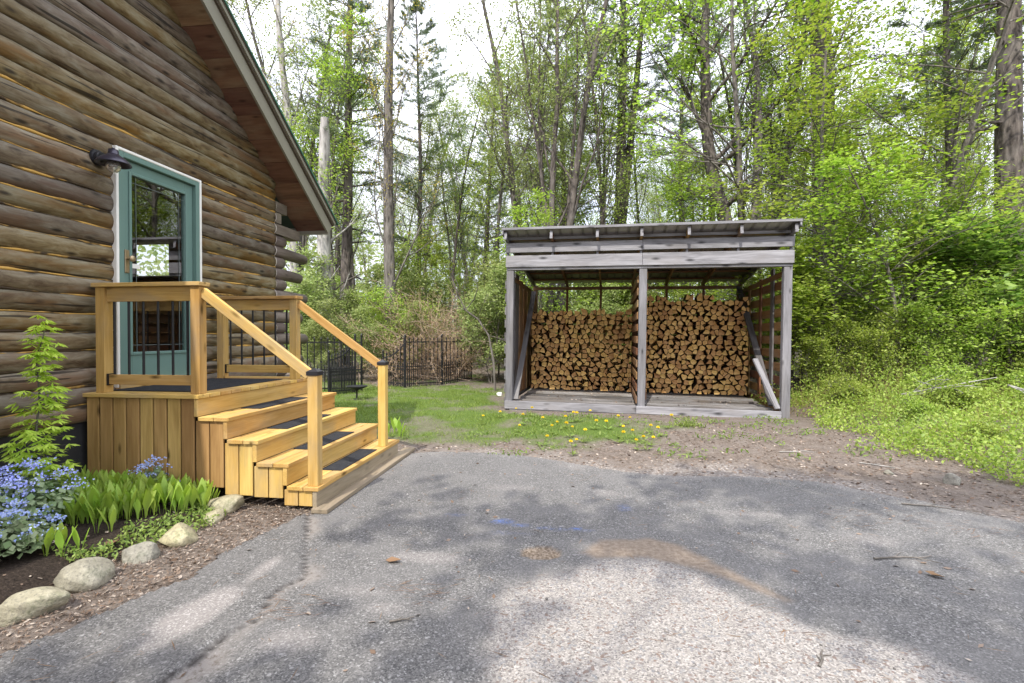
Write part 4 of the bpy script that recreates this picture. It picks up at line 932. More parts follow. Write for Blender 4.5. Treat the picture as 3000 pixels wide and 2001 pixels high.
# trees: rows receding behind the clearing
spots = []
def ok(x, y, d): return all((x - a) ** 2 + (y - b) ** 2 > d * d for a, b in spots)
for (y0, y1, n, dmin) in ((18, 24, 12, 1.9), (24, 34, 20, 2.4), (34, 50, 28, 3)):
    c = 0; tries = 0
    while c < n and tries < 2000:
        tries += 1; y = rs.uniform(y0, y1); u = rs.uniform(-.62, 1.0); x = u * y
        if not free(x, y) or not ok(x, y, dmin): continue
        spots.append((x, y)); c += 1
        left = u < .12
        k = rs.choice(['d1', 'd2', 'd3', 'p1', 'p2'], p=[.62, .08, .22, .05, .03] if left else [.36, .16, .40, .06, .02])
        plant(k, x, y, rs.uniform(.8, 1.15))
for (y0, y1, n, dmin) in ((15.2, 20, 26, 1.0), (20, 30, 46, 1.4), (30, 44, 40, 1.8)):
    c = 0; tries = 0
    while c < n and tries < 2000:
        tries += 1; y = rs.uniform(y0, y1); u = rs.uniform(-.62, 1.0); x = u * y
        if not free(x, y): continue
        c += 1; plant(rs.choice(['s1', 's2', 's3'], p=[.45, .25, .3] if u < .12 else [.2, .35, .45]), x, y, rs.uniform(.7, 1.25))
for (x, y, k, s_) in [(5.3, 8.3, 's4', .5), (6.3, 8.9, 's4', .75), (5.0, 9.6, 's4', .8), (7.6, 8.9, 's4', .9), (5.2, 6.9, 's4', .35), (6.9, 7.2, 's4', .5), (6.5, 9.8, 's4', 1.0), (8.5, 8.2, 's4', .8), (6.1, 10.9, 's2', .55), (7.2, 10.3, 's2', .7), (8.4, 9.4, 's2', .6), (6.9, 11.9, 's3', .7), (9.8, 9.9, 's2', .8), (5.3, 11.3, 's2', .5), (9.2, 11.6, 's3', .8), (10.9, 11.2, 's2', .9), (5.9, 14, 's2', .9), (11.5, 13.5, 's3', 1.), (8.2, 14.6, 's2', 1.1), (10.4, 13.9, 's2', 1.),
                      (-6.6, 15.4, 's1', .55), (-5.6, 16.2, 's1', .6), (-8.0, 15.0, 's1', .6), (-7.2, 16.2, 's3', .5), (-2.0, 15.6, 's1', .8), (-1.2, 14.9, 's2', .6), (-2.6, 16.9, 's1', .9), (.6, 15.3, 's1', .7), (2.2, 15.2, 's1', .7), (3.6, 15.4, 's3', .7), (-9.2, 16.4, 's1', .6)]: plant(k, x, y, s_)
for j in range(46):
    y = rs.uniform(19, 42); x = rs.uniform(-.55, .75) * y
    if free(x, y): plant(rs.choice(['d1', 'd1', 'd2', 'd3']), x, y, (.55, .55, rs.uniform(.75, 1.0)))
for j in range(3):
    y = rs.uniform(24, 40); x = rs.uniform(-.55, .1) * y; plant(rs.choice(['p1', 'p2']), x, y, rs.uniform(.9, 1.2))
# far wood closing the view
n = 30000; r_ = np.random.RandomState(77); an = r_.uniform(-.85, 1.0, n); d = r_.uniform(48, 64, n); zz = 11 * r_.rand(n) ** 1.5 * (.5 + vnoise(an * 8 + 20, d * 0 + 3, 1., 4)); px_ = d * np.sin(an); py_ = d * np.cos(an)
V, F_ = leaf_arr(np.stack([px_, py_, zz], 1), rand_dirs(r_, n), rand_dirs(r_, n, .6), r_.uniform(.3, .75, n), .6); tag(np_mesh('distant_wood', V, F_, M['leaf_pale']), 'pale green mass of far woodland seen between the trunks', 'woodland', kind='stuff')

# ---- twiggy brown bush on the fence
t = T('round twiggy brown bush of bare arching stems beside the iron fence', 'bush', -4.75, 16.3, name='twiggy_bush'); b_ = Tree(81)
for k in range(150):
    az = b_.r.uniform(0, 6.28); e = b_.r.uniform(.25, 1.4); P = b_.path((b_.r.normal() * .5, b_.r.normal() * .35, 0), (math.cos(az) * math.cos(e), math.sin(az) * math.cos(e), math.sin(e)), b_.r.uniform(2.4, 3.9), 10, .13, -.05); b_.tube(P, np.linspace(.013, .004, 11), 3)
    for j in range(9):
        i = b_.r.randint(3, 10); Q = b_.path(P[i], unit(P[i] - P[i - 1] + b_.r.normal(size=3) * .7), b_.r.uniform(.3, .9), 4, .25, -.04); b_.tube(Q, np.linspace(.006, .003, 5), 3); b_.tips += list(Q[1:])
b_.wood('stem', M['twig'], t); leaves_obj('foliage', b_.tips, M['bush_leaf'], b_.r, .04, 4, .09, .2, 0, .5, t)
# bent pale sapling left of the shed
t = T('bent bare whitish sapling arching just left of the woodshed', 'sapling', -2.6, 13.2, name='bent_sapling'); b_ = Tree(82); P = np.array([(0.5, 0, -.05), (.45, 0, .8), (.3, .1, 1.5), (0, .1, 1.95), (-.35, .1, 2.2), (-.55, .1, 2.6), (-.75, 0, 3.2)]); b_.tube(P, np.linspace(.035, .016, 7), 6); b_.tube(np.array([(-.35, .1, 2.2), (-.1, .1, 2.5), (.02, .05, 2.85), (-.1, 0, 3.1), (-.4, 0, 3.15)]), np.linspace(.016, .008, 5), 5)
for k in range(8): b_.limb(P[b_.r.randint(1, 6)], b_.r.normal(size=3) + [0, 0, .5], 1.0, .010, 0, .03, .2, (3,), .8)
b_.wood('stem', M['bark'], t); leaves_obj('crown', b_.tips, M['leaf_pale'], b_.r, .06, 2, .15, .5, -.2, .6, t)

# ---- undergrowth on the right bank
UG = [(4.2, 9.3), (4.0, 8.2), (4.25, 7.5), (4.05, 6.6), (4.2, 6.0), (4.7, 5.75), (5.6, 5.6), (7.5, 5.2), (13, 6), (13, 12), (6, 12.2), (4.6, 11.5), (4.2, 10.3)]
r_ = np.random.RandomState(83); n = 16000; px_ = r_.uniform(3.6, 12, n); py_ = r_.uniform(5.0, 12, n); sdv = poly_sd(px_, py_, UG) + (vnoise(px_, py_, 1.3, 21) - .35) * 1.5; kp = (sdv > 0) & (r_.rand(n) < .35 + .65 * sm(vnoise(px_, py_, 1.1, 22), .35, .6)); px_, py_, sdv = px_[kp], py_[kp], sdv[kp]
hh = (.07 + .17 * sm(sdv, 0, 1.5) + .40 * sm(py_, 8.3, 11)) * (.15 + 2.0 * sm(vnoise(px_, py_, 1.9, 23), .2, .8)); zz = ground_h(px_, py_); A = np.stack([px_, py_, zz], 1); ln = r_.normal(size=(len(px_), 3)) * .25; ln[:, 2] = 1; Bp = A + unit(ln) * hh[:, None]
k = 8; ts = np.linspace(.15, 1, k); C_ = (A[:, None] + (Bp - A)[:, None] * ts[None, :, None]).reshape(-1, 3); nC = len(C_); C_ = C_ + r_.normal(size=(nC, 3)) * .07
V, F_ = leaf_arr(C_, rand_dirs(r_, nC), rand_dirs(r_, nC, 1.), r_.uniform(.028, .065, nC), .55)
ug = np_mesh('undergrowth', V, F_, M['leaf_bright']); tag(ug, 'low leafy undergrowth sprawling over the bank right of the woodshed', 'undergrowth', kind='stuff'); s_ = strands('stem', A, Bp, np.full(len(A), .002), M['bush_leaf'], ug)
# bright low front edge
n = 15000; px_ = r_.uniform(3.5, 8.5, n); py_ = r_.uniform(5.0, 9.5, n); sdv = poly_sd(px_, py_, UG) + (vnoise(px_, py_, 1.3, 21) - .35) * 1.5; kp = (sdv > -.05) & (r_.rand(n) < sm(vnoise(px_, py_, 1.5, 26), .3, .55)); px_, py_ = px_[kp], py_[kp]; nC = len(px_)
V, F_ = leaf_arr(np.stack([px_, py_, ground_h(px_, py_) + r_.uniform(.03, .16, nC) + .32 * r_.rand(nC) * sm(vnoise(px_, py_, 2.2, 27), .35, .7)], 1), rand_dirs(r_, nC), rand_dirs(r_, nC, 1.), r_.uniform(.022, .055, nC), .55)
tag(np_mesh('ground_cover', V, F_, M['cover']), 'bright small-leaved ground cover along the front of the right bank', 'ground cover', kind='stuff')
for i, (a, b_, lab) in enumerate([((6.6, 8.4, .75), (8.0, 7.6, .25), 'long pale fallen branch lying across the undergrowth at far right'), ((5.6, 9.2, .5), (6.6, 8.6, .9), 'thin dead stick leaning in the undergrowth right of the shed')]):
    b2 = Tree(90 + i); a = np.array(a); b_ = np.array(b_); P = b2.path(a, b_ - a, np.linalg.norm(b_ - a), 8, .04, 0); b2.tube(P, np.linspace(.016, .006, 9), 5)
    for k in range(7): b2.limb(P[b2.r.randint(0, 5)], (P[4] - P[3]) * 4 + b2.r.normal(size=3) * .5, .5, .006, 0, 0, .15, (2,), .6)
    tag(b2.wood('fallen_branch', M['bark_birch'], None), lab, 'branch')

# ---- grass
r_ = np.random.RandomState(84); n = 90000; px_ = r_.uniform(-9, 2.3, n); py_ = r_.uniform(6.3, 16, n); g_ = poly_sd(px_, py_, GRASS) + (vnoise(px_, py_, 1.7, 1) - .5) * .9 + (vnoise(px_, py_, 5, 2) - .5) * .7
kp = (g_ > 0) & (r_.rand(n) < sm(g_, -.1, .6) * np.where(px_ < -.6, 1, .55) * (.3 + .7 * sm(vnoise(px_, py_, 2.2, 30), .25, .55))); px_, py_ = px_[kp], py_[kp]; nC = len(px_); A = np.stack([px_, py_, ground_h(px_, py_) - .005], 1); d = r_.normal(size=(nC, 3)) * .55; d[:, 2] = 1
Hh = r_.uniform(.03, .085, nC) * (.35 + 1.5 * sm(vnoise(px_, py_, 3.5, 31), .25, .8)); tag(strands('grass', A, A + unit(d) * Hh[:, None], r_.uniform(.003, .006, nC), M['grass']), 'short patchy lawn grass between the porch and the woodshed', 'grass', kind='stuff')
# dandelions
def dandelion(seed):
    root = bpy.data.objects.new('dandelion', None); COL.objects.link(root); r_ = np.random.RandomState(seed); L = []; 
    n = 9; az = np.arange(n) * 2.4 + r_.rand(n); a = np.stack([np.cos(az), np.sin(az), np.full(n, .35)], 1); s_ = r_.uniform(.05, .095, n); V, F_ = leaf_arr(a * s_[:, None] * .5 + [0, 0, .01], a, np.tile([0, 0, 1.], (n, 1)), s_, .28); np_mesh('leaf_rosette', V, F_, M['leaf_green'], root)
    b = MB(); h = r_.uniform(.09, .15); q = Vector((r_.normal() * .02, r_.normal() * .02 - .015, h)); b.tube([(0, 0, 0), (q.x * .4, q.y * .4, h * .6), q], .003, 5); b.build('stem', M['grass'], root)
    n = 30; az = np.arange(n) * 2.4; el = np.linspace(.1, 1.3, n); a = np.stack([np.cos(az) * np.cos(el), np.sin(az) * np.cos(el), np.sin(el)], 1); V, F_ = leaf_arr(a * .011 + np.array(q), a, np.cross(a, [0.1, .2, 1]), np.full(n, .026), .35); np_mesh('flower', V, F_, M['yellow_petal'], root)
    return root
DP = [dandelion(s) for s in (1, 2, 3)]; used = set()
DAND = [(-1.31, 8.71), (-0.82, 8.07), (-0.45, 8.05), (0.08, 8.35), (-0.13, 7.87), (-0.3, 7.38), (0.02, 7.47), (-0.05, 7.21), (-0.4, 6.65), (0.02, 6.62), (0.0, 6.18), (0.34, 7.77), (0.54, 7.77), (0.74, 7.97), (0.87, 8.15), (0.88, 7.19), (0.68, 7.2), (0.63, 6.92), (1.04, 6.79), (0.95, 6.55), (0.83, 6.53), (1.13, 7.52), (1.47, 7.85), (1.27, 7.34), (-0.84, 7.54), (-1.52, 8.1), (-0.79, 8.93), (-1.11, 9.32), (-0.03, 8.27), (-0.2, 7.73), (0.27, 8.93), (0.14, 6.89)]
for i, (x, y) in enumerate(DAND):
    p = DP[i % 3]; sc = random.uniform(1.0, 1.5)
    if i < 3: o = p; o.location = (x, y, gh(x, y)); o.scale = (sc,) * 3
    else: o = dup(p, (x, y, gh(x, y)), random.uniform(0, 6.28), sc)
    tag(o, 'yellow dandelion blooming in the thin grass in front of the woodshed', 'dandelion', 'dandelions in front of the woodshed')
# weedy tufts along the shed
n = 6500; px_ = r_.uniform(-1.6, 3.7, n); py_ = r_.uniform(6.1, 9.5, n); kp = vnoise(px_, py_, 2.6, 40) > .57; px_, py_ = px_[kp], py_[kp]; nC = len(px_)
V, F_ = leaf_arr(np.stack([px_, py_, ground_h(px_, py_) + r_.uniform(.01, .06, nC)], 1), rand_dirs(r_, nC, .3), rand_dirs(r_, nC, 1.5), r_.uniform(.03, .08, nC), .35); tag(np_mesh('weeds', V, F_, M['leaf_green']), 'low green weeds scattered in the bare soil before the woodshed', 'weeds', kind='stuff')
n = 420; a = r_.normal(size=(n, 3)) * [.11, .08, .06]; a[:, 2] = np.abs(a[:, 2]); V, F_ = leaf_arr(a + [1.8, 8.15, gh(1.8, 8.15)], rand_dirs(r_, n, .4), rand_dirs(r_, n, 1.5), r_.uniform(.03, .05, n), .5); tag(np_mesh('leafy_weed', V, F_, M['cover']), 'small rounded bright green weed tuft in front of the right bay of the shed', 'weed')

# ---- flower bed beside the porch
def lily(seed, nlv, h):
    r_ = np.random.RandomState(seed); V = []; F_ = []
    for k in range(nlv):
        az = k * 2.6 + r_.uniform(-.5, .5); L = h * r_.uniform(.75, 1.1); w = L * r_.uniform(.085, .13); lean = r_.uniform(.12, .42); d = np.array([math.cos(az), math.sin(az), 0]); sd = np.array([-d[1], d[0], 0]); b = len(V) and sum(len(v) for v in V)
        pts = []
        for t_, ww in ((0, .12), (.25, .35), (.5, 1), (.75, .82), (.92, .35), (1, .02)):
            c = d * (lean * L * t_ ** 1.8 + .008) + np.array([0, 0, L * t_ * (1 - .12 * t_)])
            pts += [c - sd * w * ww + d * .25 * w * ww, c, c + sd * w * ww + d * .25 * w * ww]
        V.append(np.array(pts)); b = sum(len(v) for v in V[:-1])
        for i in range(5):
            for j in range(2): q = b + i * 3 + j; F_.append((q, q + 1, q + 4, q + 3))
    return np_mesh('lily_shoot', np.concatenate(V), F_, M['lily'], None, True)
LPR = [lily(1, 2, .24), lily(2, 3, .27), lily(3, 2, .20), lily(4, 3, .23)]; r_ = np.random.RandomState(85); i = 0; tries = 0; LS_ = []
LZ = [(-4.35, 3.35), (-3.7, 3.1), (-3.3, 3.25), (-3.1, 3.55), (-3.02, 3.85), (-3.1, 3.93), (-4.35, 3.93)]
while i < 290 and tries < 6000:
    tries += 1; x, y = r_.uniform(-4.35, -3.0), r_.uniform(2.7, 3.93)
    if poly_sd(np.array([x]), np.array([y]), LZ)[0] < 0 or any((x - a) ** 2 + (y - b) ** 2 < .0013 for a, b in LS_): continue
    LS_.append((x, y)); s_ = r_.uniform(.85, 1.35); p = LPR[i % 4]
    if i < 4: o = p; o.location = (x, y, gh(x, y)); o.scale = (s_,) * 3
    else: o = dup(p, (x, y, gh(x, y)), r_.uniform(0, 6.28), s_)
    tag(o, 'broad-leaved lily shoot in the dense green clump at the foot of the plank skirt', 'lily', 'lily shoots by the porch'); i += 1
for x, y in [(-3.28, 2.78), (-3.22, 2.73), (-3.17, 2.8), (-3.3, 2.7), (-3.32, 3.05), (-3.26, 3.1)]:
    tag(dup(LPR[i % 4], (x, y, gh(x, y)), r_.uniform(0, 6.28), 1.), 'broad-leaved lily shoot standing alone in bare soil near the border stones', 'lily', 'stray lily shoots by the stones'); i += 1
def brunnera(x, y, rad, h, lab, seed):
    t = T(lab, 'flowering plant', x, y, name='forget_me_not'); r_ = np.random.RandomState(seed); n = int(1000 * rad / .4); a = r_.uniform(0, 6.28, n); q = np.sqrt(r_.rand(n)) * rad; top = h * (1 - .55 * (q / rad) ** 2); z_ = top * r_.uniform(.35, .92, n); c = np.stack([np.cos(a) * q, np.sin(a) * q, z_], 1)
    ax = np.stack([np.cos(a), np.sin(a), -.35 + 0 * a], 1) + r_.normal(size=(n, 3)) * .5; nn = np.stack([np.cos(a) * .5, np.sin(a) * .5, 1 + 0 * a], 1) + r_.normal(size=(n, 3)) * .35
    V, F_ = leaf_arr(c, ax, nn, r_.uniform(.035, .085, n), .75, .06); np_mesh('foliage', V, F_, M['brunnera'], t)
    k = int(85 * rad / .4); a = r_.uniform(0, 6.28, k); q = np.sqrt(r_.rand(k)) * rad * 1.05; tip = np.stack([np.cos(a) * q, np.sin(a) * q, h * (1 - .5 * (q / rad) ** 2) + r_.uniform(.0, .08, k)], 1); strands('stem', tip * [.7, .7, .3], tip, np.full(k, .002), M['brunnera'], t)
    c = np.repeat(tip, 15, 0) + r_.normal(size=(k * 15, 3)) * [.026, .026, .010]; m_ = len(c); nn = rand_dirs(r_, m_, 2.0); nn[:, 1] -= .6; V, F_ = leaf_arr(c, rand_dirs(r_, m_), nn, r_.uniform(.012, .02, m_), .95); np_mesh('blossom', V, F_, M['blue_petal'], t)
brunnera(-4.08, 2.8, .33, .46, 'large pale blue forget-me-not mound at the left edge of the bed', 86)
brunnera(-3.92, 3.12, .27, .43, 'pale blue forget-me-not in the middle, in front of the maple sapling', 87)
brunnera(-3.50, 2.68, .20, .27, 'smallest pale blue forget-me-not, nearest to the border stones', 88)
brunnera(-3.62, 3.82, .13, .36, 'small sprig of blue flowers close against the plank skirt', 89)
# feathery maple sapling
t = T('thin feathery light green maple sapling growing by the log wall at left', 'sapling', -4.08, 3.28, name='feathery_maple'); b_ = Tree(91); P = np.array([(0, 0, -.05), (.02, 0, .3), (-.01, .0, .6), (.03, 0, .9), (.01, 0, 1.2), (.08, 0, 1.42)]); b_.tube(P, np.linspace(.012, .004, 6), 6)
C_ = []; 
for (z, wx, n) in [(.36, .2, 24), (.43, .22, 34), (.54, .19, 32), (.64, .18, 26), (.72, .22, 24), (.88, .14, 26), (.96, .15, 22), (1.10, .09, 20), (1.24, .11, 24), (1.32, .10, 20), (1.42, .08, 14)]:
    for k in range(n): az = b_.r.uniform(0, 6.28); q = b_.r.uniform(.2, 1) * wx; C_.append((math.cos(az) * q + .02 + (z - .7) * .05, math.sin(az) * q, z + b_.r.normal() * .045 - q * .12 + .05 * math.sin(az + z * 9)))
for c in C_[::3]: b_.tube(np.array([(0.01, 0, c[2] - .02), c]), [.003, .0015], 3)
b_.wood('stem', M['bark'], t); C_ = np.array(C_); n = len(C_); fan = []; fa = []
for k in range(7):
    an = (k - 3) * .55; base = np.arctan2(C_[:, 1], C_[:, 0]); dd = np.stack([np.cos(base + an), np.sin(base + an), -.45 + 0 * base], 1) + b_.r.normal(size=(n, 3)) * .12; L = .075 * (1 - .09 * abs(k - 3)); fan.append(C_ + unit(dd) * L * .5); fa.append(dd)
V, F_ = leaf_arr(np.concatenate(fan), np.concatenate(fa), rand_dirs(b_.r, 7 * n, 2.5), b_.r.uniform(.06, .09, 7 * n), .22); np_mesh('crown', V, F_, M['acer'], t)
# ground cover by the stones
r_ = np.random.RandomState(92); n = 9000; px_ = r_.uniform(-3.6, -2.75, n); py_ = r_.uniform(2.2, 4.0, n); ld = line_d(px_, py_, [(-3.2, 2.5), (-3.0, 2.95), (-3.02, 3.3), (-2.98, 3.6), (-3.1, 3.85)]) ; kp = (ld + (vnoise(px_, py_, 6, 50) - .5) * .25 < .14) & (vnoise(px_, py_, 4, 51) > .33) & (py_ > 2.7); px_, py_ = px_[kp], py_[kp]; nC = len(px_)
V, F_ = leaf_arr(np.stack([px_, py_, ground_h(px_, py_) + r_.uniform(.01, .07, nC)], 1), rand_dirs(r_, nC, .2), rand_dirs(r_, nC, 2), r_.uniform(.022, .04, nC), .45); tag(np_mesh('creeping_cover', V, F_, M['cover']), 'bright creeping ground cover between the lilies and the border stones', 'ground cover', kind='stuff')
# yellow-green lilies behind the steps
for j, (x, y, s_) in enumerate([(-2.55, 7.0, 1.3), (-2.45, 6.8, 1.1), (-2.7, 7.2, 1.3), (-2.65, 6.75, 1.2)]):
    tag(dup(LPR[1], (x, y, gh(x, y)), j, s_), 'yellow-green leafy shoot in the soil behind the far side of the steps', 'lily', 'shoots behind the steps')
# border stones
def rock(seed, sx, sy, sz):
    import bmesh
    bm = bmesh.new(); bmesh.ops.create_icosphere(bm, subdivisions=4, radius=1); r_ = np.random.RandomState(seed); ph = r_.rand(8) * 9; pl = [(unit(r_.normal(size=3)), r_.uniform(.5, .88)) for _ in range(11)]
    for v in bm.verts:
        c = np.array(v.co); 
        for nrm, dd in pl:
            k = c @ nrm
            if k > dd: c = c - nrm * (k - dd) * .85
        c = c * (1 + .05 * math.sin(c[0] * 3 + ph[0]) * math.cos(c[1] * 4 + ph[1]) + .025 * math.sin(c[2] * 9 + ph[2] + c[0] * 7)); v.co = Vector(c * [sx, sy, sz])
    me = bpy.data.meshes.new('border_stone'); bm.to_mesh(me); bm.free(); me.polygons.foreach_set('use_smooth', np.ones(len(me.polygons), bool)); me.materials.append(M['stone']); o = bpy.data.objects.new('border_stone', me); COL.objects.link(o); return o
for i, (x, y, a, b_, c, rz, lab) in enumerate([(-2.88, 2.27, .19, .11, .095, .75, 'long flat pale boulder with leaf shadows, nearest of the border stones'), (-2.90, 2.60, .16, .13, .115, .6, 'round yellowish boulder with a small rust spot in the row of border stones'), (-2.86, 2.93, .115, .085, .085, .4, 'small angular pale stone between two larger border boulders'), (-2.84, 3.22, .15, .13, .115, .5, 'grey cracked boulder beside the creeping ground cover'), (-2.86, 3.60, .10, .09, .085, 0, 'smallest brown-grey stone half hidden by bright leaves'), (-2.93, 3.86, .17, .11, .105, .35, 'striped wedge-shaped boulder right beside the lowest steps'), (3.80, 5.44, .10, .085, .10, .2, 'pale pinkish round stone at the right edge of the asphalt'), (3.38, 5.74, .055, .05, .05, .2, 'fist-sized pale stone on the litter right of the driveway')]):
    o = rock(100 + i, a, b_, c); o.scale = (.96,) * 3; o.location = (x, y, c * .3 + (0.02 if i < 6 else 0)); o.rotation_euler = (0, 0, rz); tag(o, lab, 'stone')
# ---- loose litter, needles and pebbles
r_ = np.random.RandomState(93); n = 24000; px_ = r_.uniform(-4, 9, n); py_ = r_.uniform(1.6, 10, n); dd = -poly_sd(px_, py_, DRIVE); g_ = poly_sd(px_, py_, GRASS); inb = poly_sd(px_, py_, BED)
kp = (((dd > -.02) & (g_ < 0.1) & (dd < 3)) | (r_.rand(n) < .03)) & ~((np.abs(px_ + 3.25) < 1.2) & (np.abs(py_ - 4.9) < 1.0)) & (px_ > -4.3) & ((inb < .12) | (r_.rand(n) < .3)); px_, py_ = px_[kp], py_[kp]; nC = len(px_); z_ = np.maximum(ground_h(px_, py_), 0) + .006
V, F_ = leaf_arr(np.stack([px_, py_, z_], 1), rand_dirs(r_, nC) * [1, 1, .15], rand_dirs(r_, nC, 3), r_.uniform(.012, .055, nC), .5); tag(np_mesh('leaf_litter', V, F_, M['litter']), 'brown and tan leaf litter along the driveway edges', 'leaf litter', kind='stuff')
n = 9000; px_ = r_.uniform(-3.2, -2.2, n); py_ = r_.uniform(1.5, 4.1, n); kp = (poly_sd(px_, py_, DRIVE) < .015 + .05 * r_.rand(n)) & (poly_sd(px_, py_, BED) < .1); px_, py_ = px_[kp], py_[kp]; nC = len(px_); V, F_ = leaf_arr(np.stack([px_, py_, np.maximum(ground_h(px_, py_), 0) + .006 + .01 * r_.rand(nC)], 1), rand_dirs(r_, nC) * [1, 1, .3], rand_dirs(r_, nC, 2), r_.uniform(.006, .034, nC), .3); tag(np_mesh('mulch_chips', V, F_, M['litter']), 'brown and tan chips and needles in the strip between border stones and asphalt', 'mulch', kind='stuff')
n = 1500; px_ = r_.uniform(-2.9, 5, n); py_ = r_.uniform(1.6, 6.4, n); kp = (r_.rand(n) < .15 + .85 * (vnoise(px_, py_, 2, 60) > .58)); px_, py_ = px_[kp], py_[kp]; nC = len(px_); a = r_.uniform(0, 3.14, nC); A = np.stack([px_, py_, np.maximum(ground_h(px_, py_), 0) + .012], 1); V, F_ = leaf_arr(A, np.stack([np.cos(a), np.sin(a), 0 * a], 1), np.tile([0, 0, 1.], (nC, 1)), r_.uniform(.05, .13, nC), .035); tag(np_mesh('pine_needle_litter', V, F_, M['dead_leaf']), 'rust-coloured pine needles scattered on the asphalt', 'pine needles', kind='stuff')
n = 26000; px_ = r_.uniform(-2.9, 5, n); py_ = r_.uniform(1.6, 7.6, n); dd = poly_sd(px_, py_, DRIVE); w_ = sm(poly_sd(px_, py_, GRAVEL), -.1, .1) * .22 + sm(.35 - np.abs(dd), 0, .3) * sm(px_, -1.9, -1.2) * .3 + .22 * sm(-dd, 0, .3) * sm(.9 + dd, 0, .8) * sm(px_, -1.6, -.8) + .012 + .5 * sm(.10 - line_d(px_, py_, CR), 0, .1)
kp = r_.rand(n) < w_ * np.where(poly_sd(px_, py_, GRASS) > .2, .05, 1); px_, py_ = px_[kp], py_[kp]; nC = len(px_); s_ = r_.uniform(.003, .007, nC) * np.where(r_.rand(nC) < .08, 1.9, 1); z_ = np.maximum(ground_h(px_, py_), .0) + .012 * sm(poly_sd(px_, py_, GRAVEL), -.05, .1)
oc = np.array([(1, 0, 0), (0, 1, 0), (-1, 0, 0), (0, -1, 0), (0, 0, .7), (0, 0, -.7)]); of = np.array([(0, 1, 4), (1, 2, 4), (2, 3, 4), (3, 0, 4), (1, 0, 5), (2, 1, 5), (3, 2, 5), (0, 3, 5)])
a = r_.uniform(0, 6.28, nC); st = r_.uniform(.6, 1.4, (nC, 6, 1)); base = oc[None] * st * s_[:, None, None]; ca, sa = np.cos(a)[:, None], np.sin(a)[:, None]; V = np.stack([base[..., 0] * ca - base[..., 1] * sa + px_[:, None], base[..., 0] * sa + base[..., 1] * ca + py_[:, None], base[..., 2] + z_[:, None]], 2).reshape(-1, 3); F_ = (of[None] + (np.arange(nC) * 6)[:, None, None]).reshape(-1, 3)
tag(np_mesh('gravel', V, F_, M['pebble']), 'loose pale gravel on the worn patch and edges of the driveway', 'gravel', kind='stuff')
for i, (x, y, s_, lab) in enumerate([(-1.18, 3.12, .055, 'curled brown dead leaf on the asphalt left of the pothole'), (-3.14, 2.99, .05, 'dry brown leaf lying on the bed beside the small angular stone'), (2.24, 3.35, .05, 'dark curled leaf on the right part of the asphalt')]):
    V = np.array([(-1, 0, .1), (-.4, .5, .35), (.4, .45, .2), (1, 0, .3), (.4, -.5, .3), (-.4, -.4, .1), (0, 0, 0)]) * s_; o = np_mesh('dead_leaf', V, [(0, 1, 6), (1, 2, 6), (2, 3, 6), (3, 4, 6), (4, 5, 6), (5, 0, 6)], M['dead_leaf']); o.location = (x, y, max(0, gh(x, y)) + .008); o.rotation_euler = (0, 0, i * 1.3); tag(o, lab, 'dead leaf')

# ================================================================== trees behind the viewer, whose crowns dapple the driveway
LIT = [(-.75, 4.79, .3, .16), (-.36, 4.81, .2, .14), (.29, 4.78, .2, .12), (.69, 4.58, .1, .08), (1.49, 4.35, .45, .12), (-.97, 3.22, .38, .12), (-1.2, 2.66, .35, .18), (-1.4, 2.27, .18, .14), (-2.0, 2.95, .14, .5), (2.2, 3.9, .4, .2), (-2.1, 2.4, .22, .22), (-2.95, 2.4, .35, .5), (-3.1, 3.3, .4, .5), (-.7, 5.5, 1.4, .25), (-2.25, 4.7, .4, 1.2),
       (.5, 2.25, .62, .8), (.2, 2.9, .38, .28), (1.25, 2.2, .3, .3), (3.0, 4.4, .5, .2), (-1.0, 4.3, .3, .15), (3.4, 3.4, .3, .3), (-1.7, 5.2, .3, .3)]
r_ = np.random.RandomState(120); n = 2600; g = np.stack([r_.uniform(-2.6, 6.8, n), r_.uniform(-2.5, 5.6, n)], 1); kp = np.ones(n, bool)
wob_ = (vnoise(g[:, 0], g[:, 1], 3, 70) - .5) * .6
for (x, y, rx, ry) in LIT: kp &= np.hypot((g[:, 0] - x) / (rx + .27), (g[:, 1] - y) / (ry + .27)) + wob_ > 1
kp &= (g[:, 1] + wob_ < 5.5)
g = g[kp]; hh = r_.uniform(8.5, 12.5, len(g)); sdv = np.array(SD); C_ = np.concatenate([g, np.zeros((len(g), 1))], 1) + sdv * (hh / sdv[2])[:, None]
trunks = [(-2.5, -6.2), (1.0, -8.0), (4.6, -6.0), (3.4, -3.6), (7.0, -3.2)]
own = np.argmin(((C_[:, None, :2] - np.array(trunks)[None]) ** 2).sum(2), 1)
for i, (x, y) in enumerate(trunks):
    t = T('broad-crowned tree behind the photographer shading the driveway', 'tree', x, y, group='shade trees behind the photographer', name='shade_tree'); b_ = Tree(130 + i); P = b_.path((0, 0, -.1), (0, 0, 1), 11.5, 10, .02, .02); b_.tube(P, np.linspace(.3, .06, 11), 9)
    mine = C_[own == i] - np.array([x, y, gh(x, y)])
    for c in mine[::18]: k = int(np.clip((c[2] - 3) / 11.5 * 10, 2, 9)); b_.tube(np.array([P[k], (P[k] + c) / 2 + [0, 0, .3], c]), [.03, .02, .008], 4)
    b_.wood('trunk', M['bark_dark'], t); leaves_obj('crown', mine, M['shade_leaf'], b_.r, .22, 7, .22, .3, -.1, .7, t)

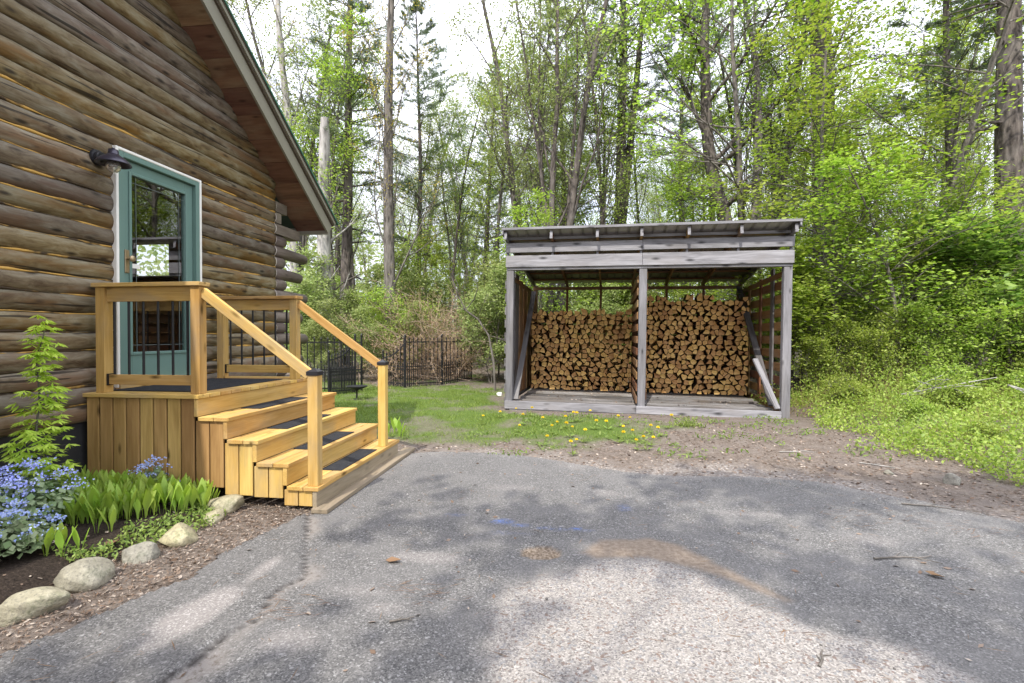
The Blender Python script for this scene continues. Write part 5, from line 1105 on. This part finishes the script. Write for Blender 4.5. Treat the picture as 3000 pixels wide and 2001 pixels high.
r_ = np.random.RandomState(140); n = 160; P_ = [Mi @ Vector((x, y, .222)) for x, y in zip(r_.uniform(.3, 5.0, n), r_.uniform(.05, 2.1, n))]; V, F_ = leaf_arr(np.array([tuple(p) for p in P_]), rand_dirs(r_, n) * [1, 1, .2], rand_dirs(r_, n, 3), r_.uniform(.02, .07, n), .6); tag(np_mesh('bark_debris', V, F_, M['litter']), 'bark scraps and dry leaves on the slatted floor of the woodshed', 'bark scraps', kind='stuff')

for i, (x, y, L, rz, lab) in enumerate([(2.0, 3.55, .45, .2, 'thin dark twig lying on the right part of the asphalt'), (2.9, 4.75, .6, -.3, 'forked twig on the asphalt near the pale round stone'), (1.1, 2.35, .16, 1.0, 'short brown twig on the pale gravel patch'), (-.95, 2.45, .13, .5, 'short brown twig on the asphalt left of the gravel patch'), (2.6, 6.6, .5, .1, 'bleached stick lying on the brown litter before the shed'), (3.3, 6.15, .38, -.5, 'bleached stick lying beside the fist-sized pale stone')]):
    b2 = Tree(150 + i); P = b2.path((0, 0, 0), (1, 0, 0), L, 6, .12, 0); P[:, 2] = .008; b2.tube(P, np.linspace(.007, .003, 7), 5)
    for k in range(2): Q = b2.path(P[2 + k * 2], (1, .8 * (-1) ** k, 0), L * .3, 3, .1, 0); Q[:, 2] = .008; b2.tube(Q, np.linspace(.004, .002, 4), 4)
    o = b2.wood('twig', M['bark'] if i < 4 else M['bark_birch'], None); o.location = (x, y, max(0, gh(x, y)) + .004); o.rotation_euler = (0, 0, rz); tag(o, lab, 'twig')
# rust needles blown together on the asphalt
r_ = np.random.RandomState(160); cl = [(2.35, 4.35, .22), (.9, 2.75, .16), (1.35, 2.2, .2), (-.9, 2.75, .12), (3.0, 4.2, .2), (-1.6, 2.5, .15), (.2, 2.3, .18)]; A = []
for (x, y, s_) in cl: A += [(x + r_.normal() * s_, y + r_.normal() * s_ * .5, .010) for _ in range(45)]
nC = len(A); a = r_.uniform(-.5, .9, nC); V, F_ = leaf_arr(np.array(A), np.stack([np.cos(a), np.sin(a), 0 * a], 1), np.tile([0, 0, 1.], (nC, 1)), r_.uniform(.05, .12, nC), .035); tag(np_mesh('needle_drift', V, F_, M['dead_leaf']), 'small drifts of rust-coloured pine needles on the driveway', 'pine needles', kind='stuff')
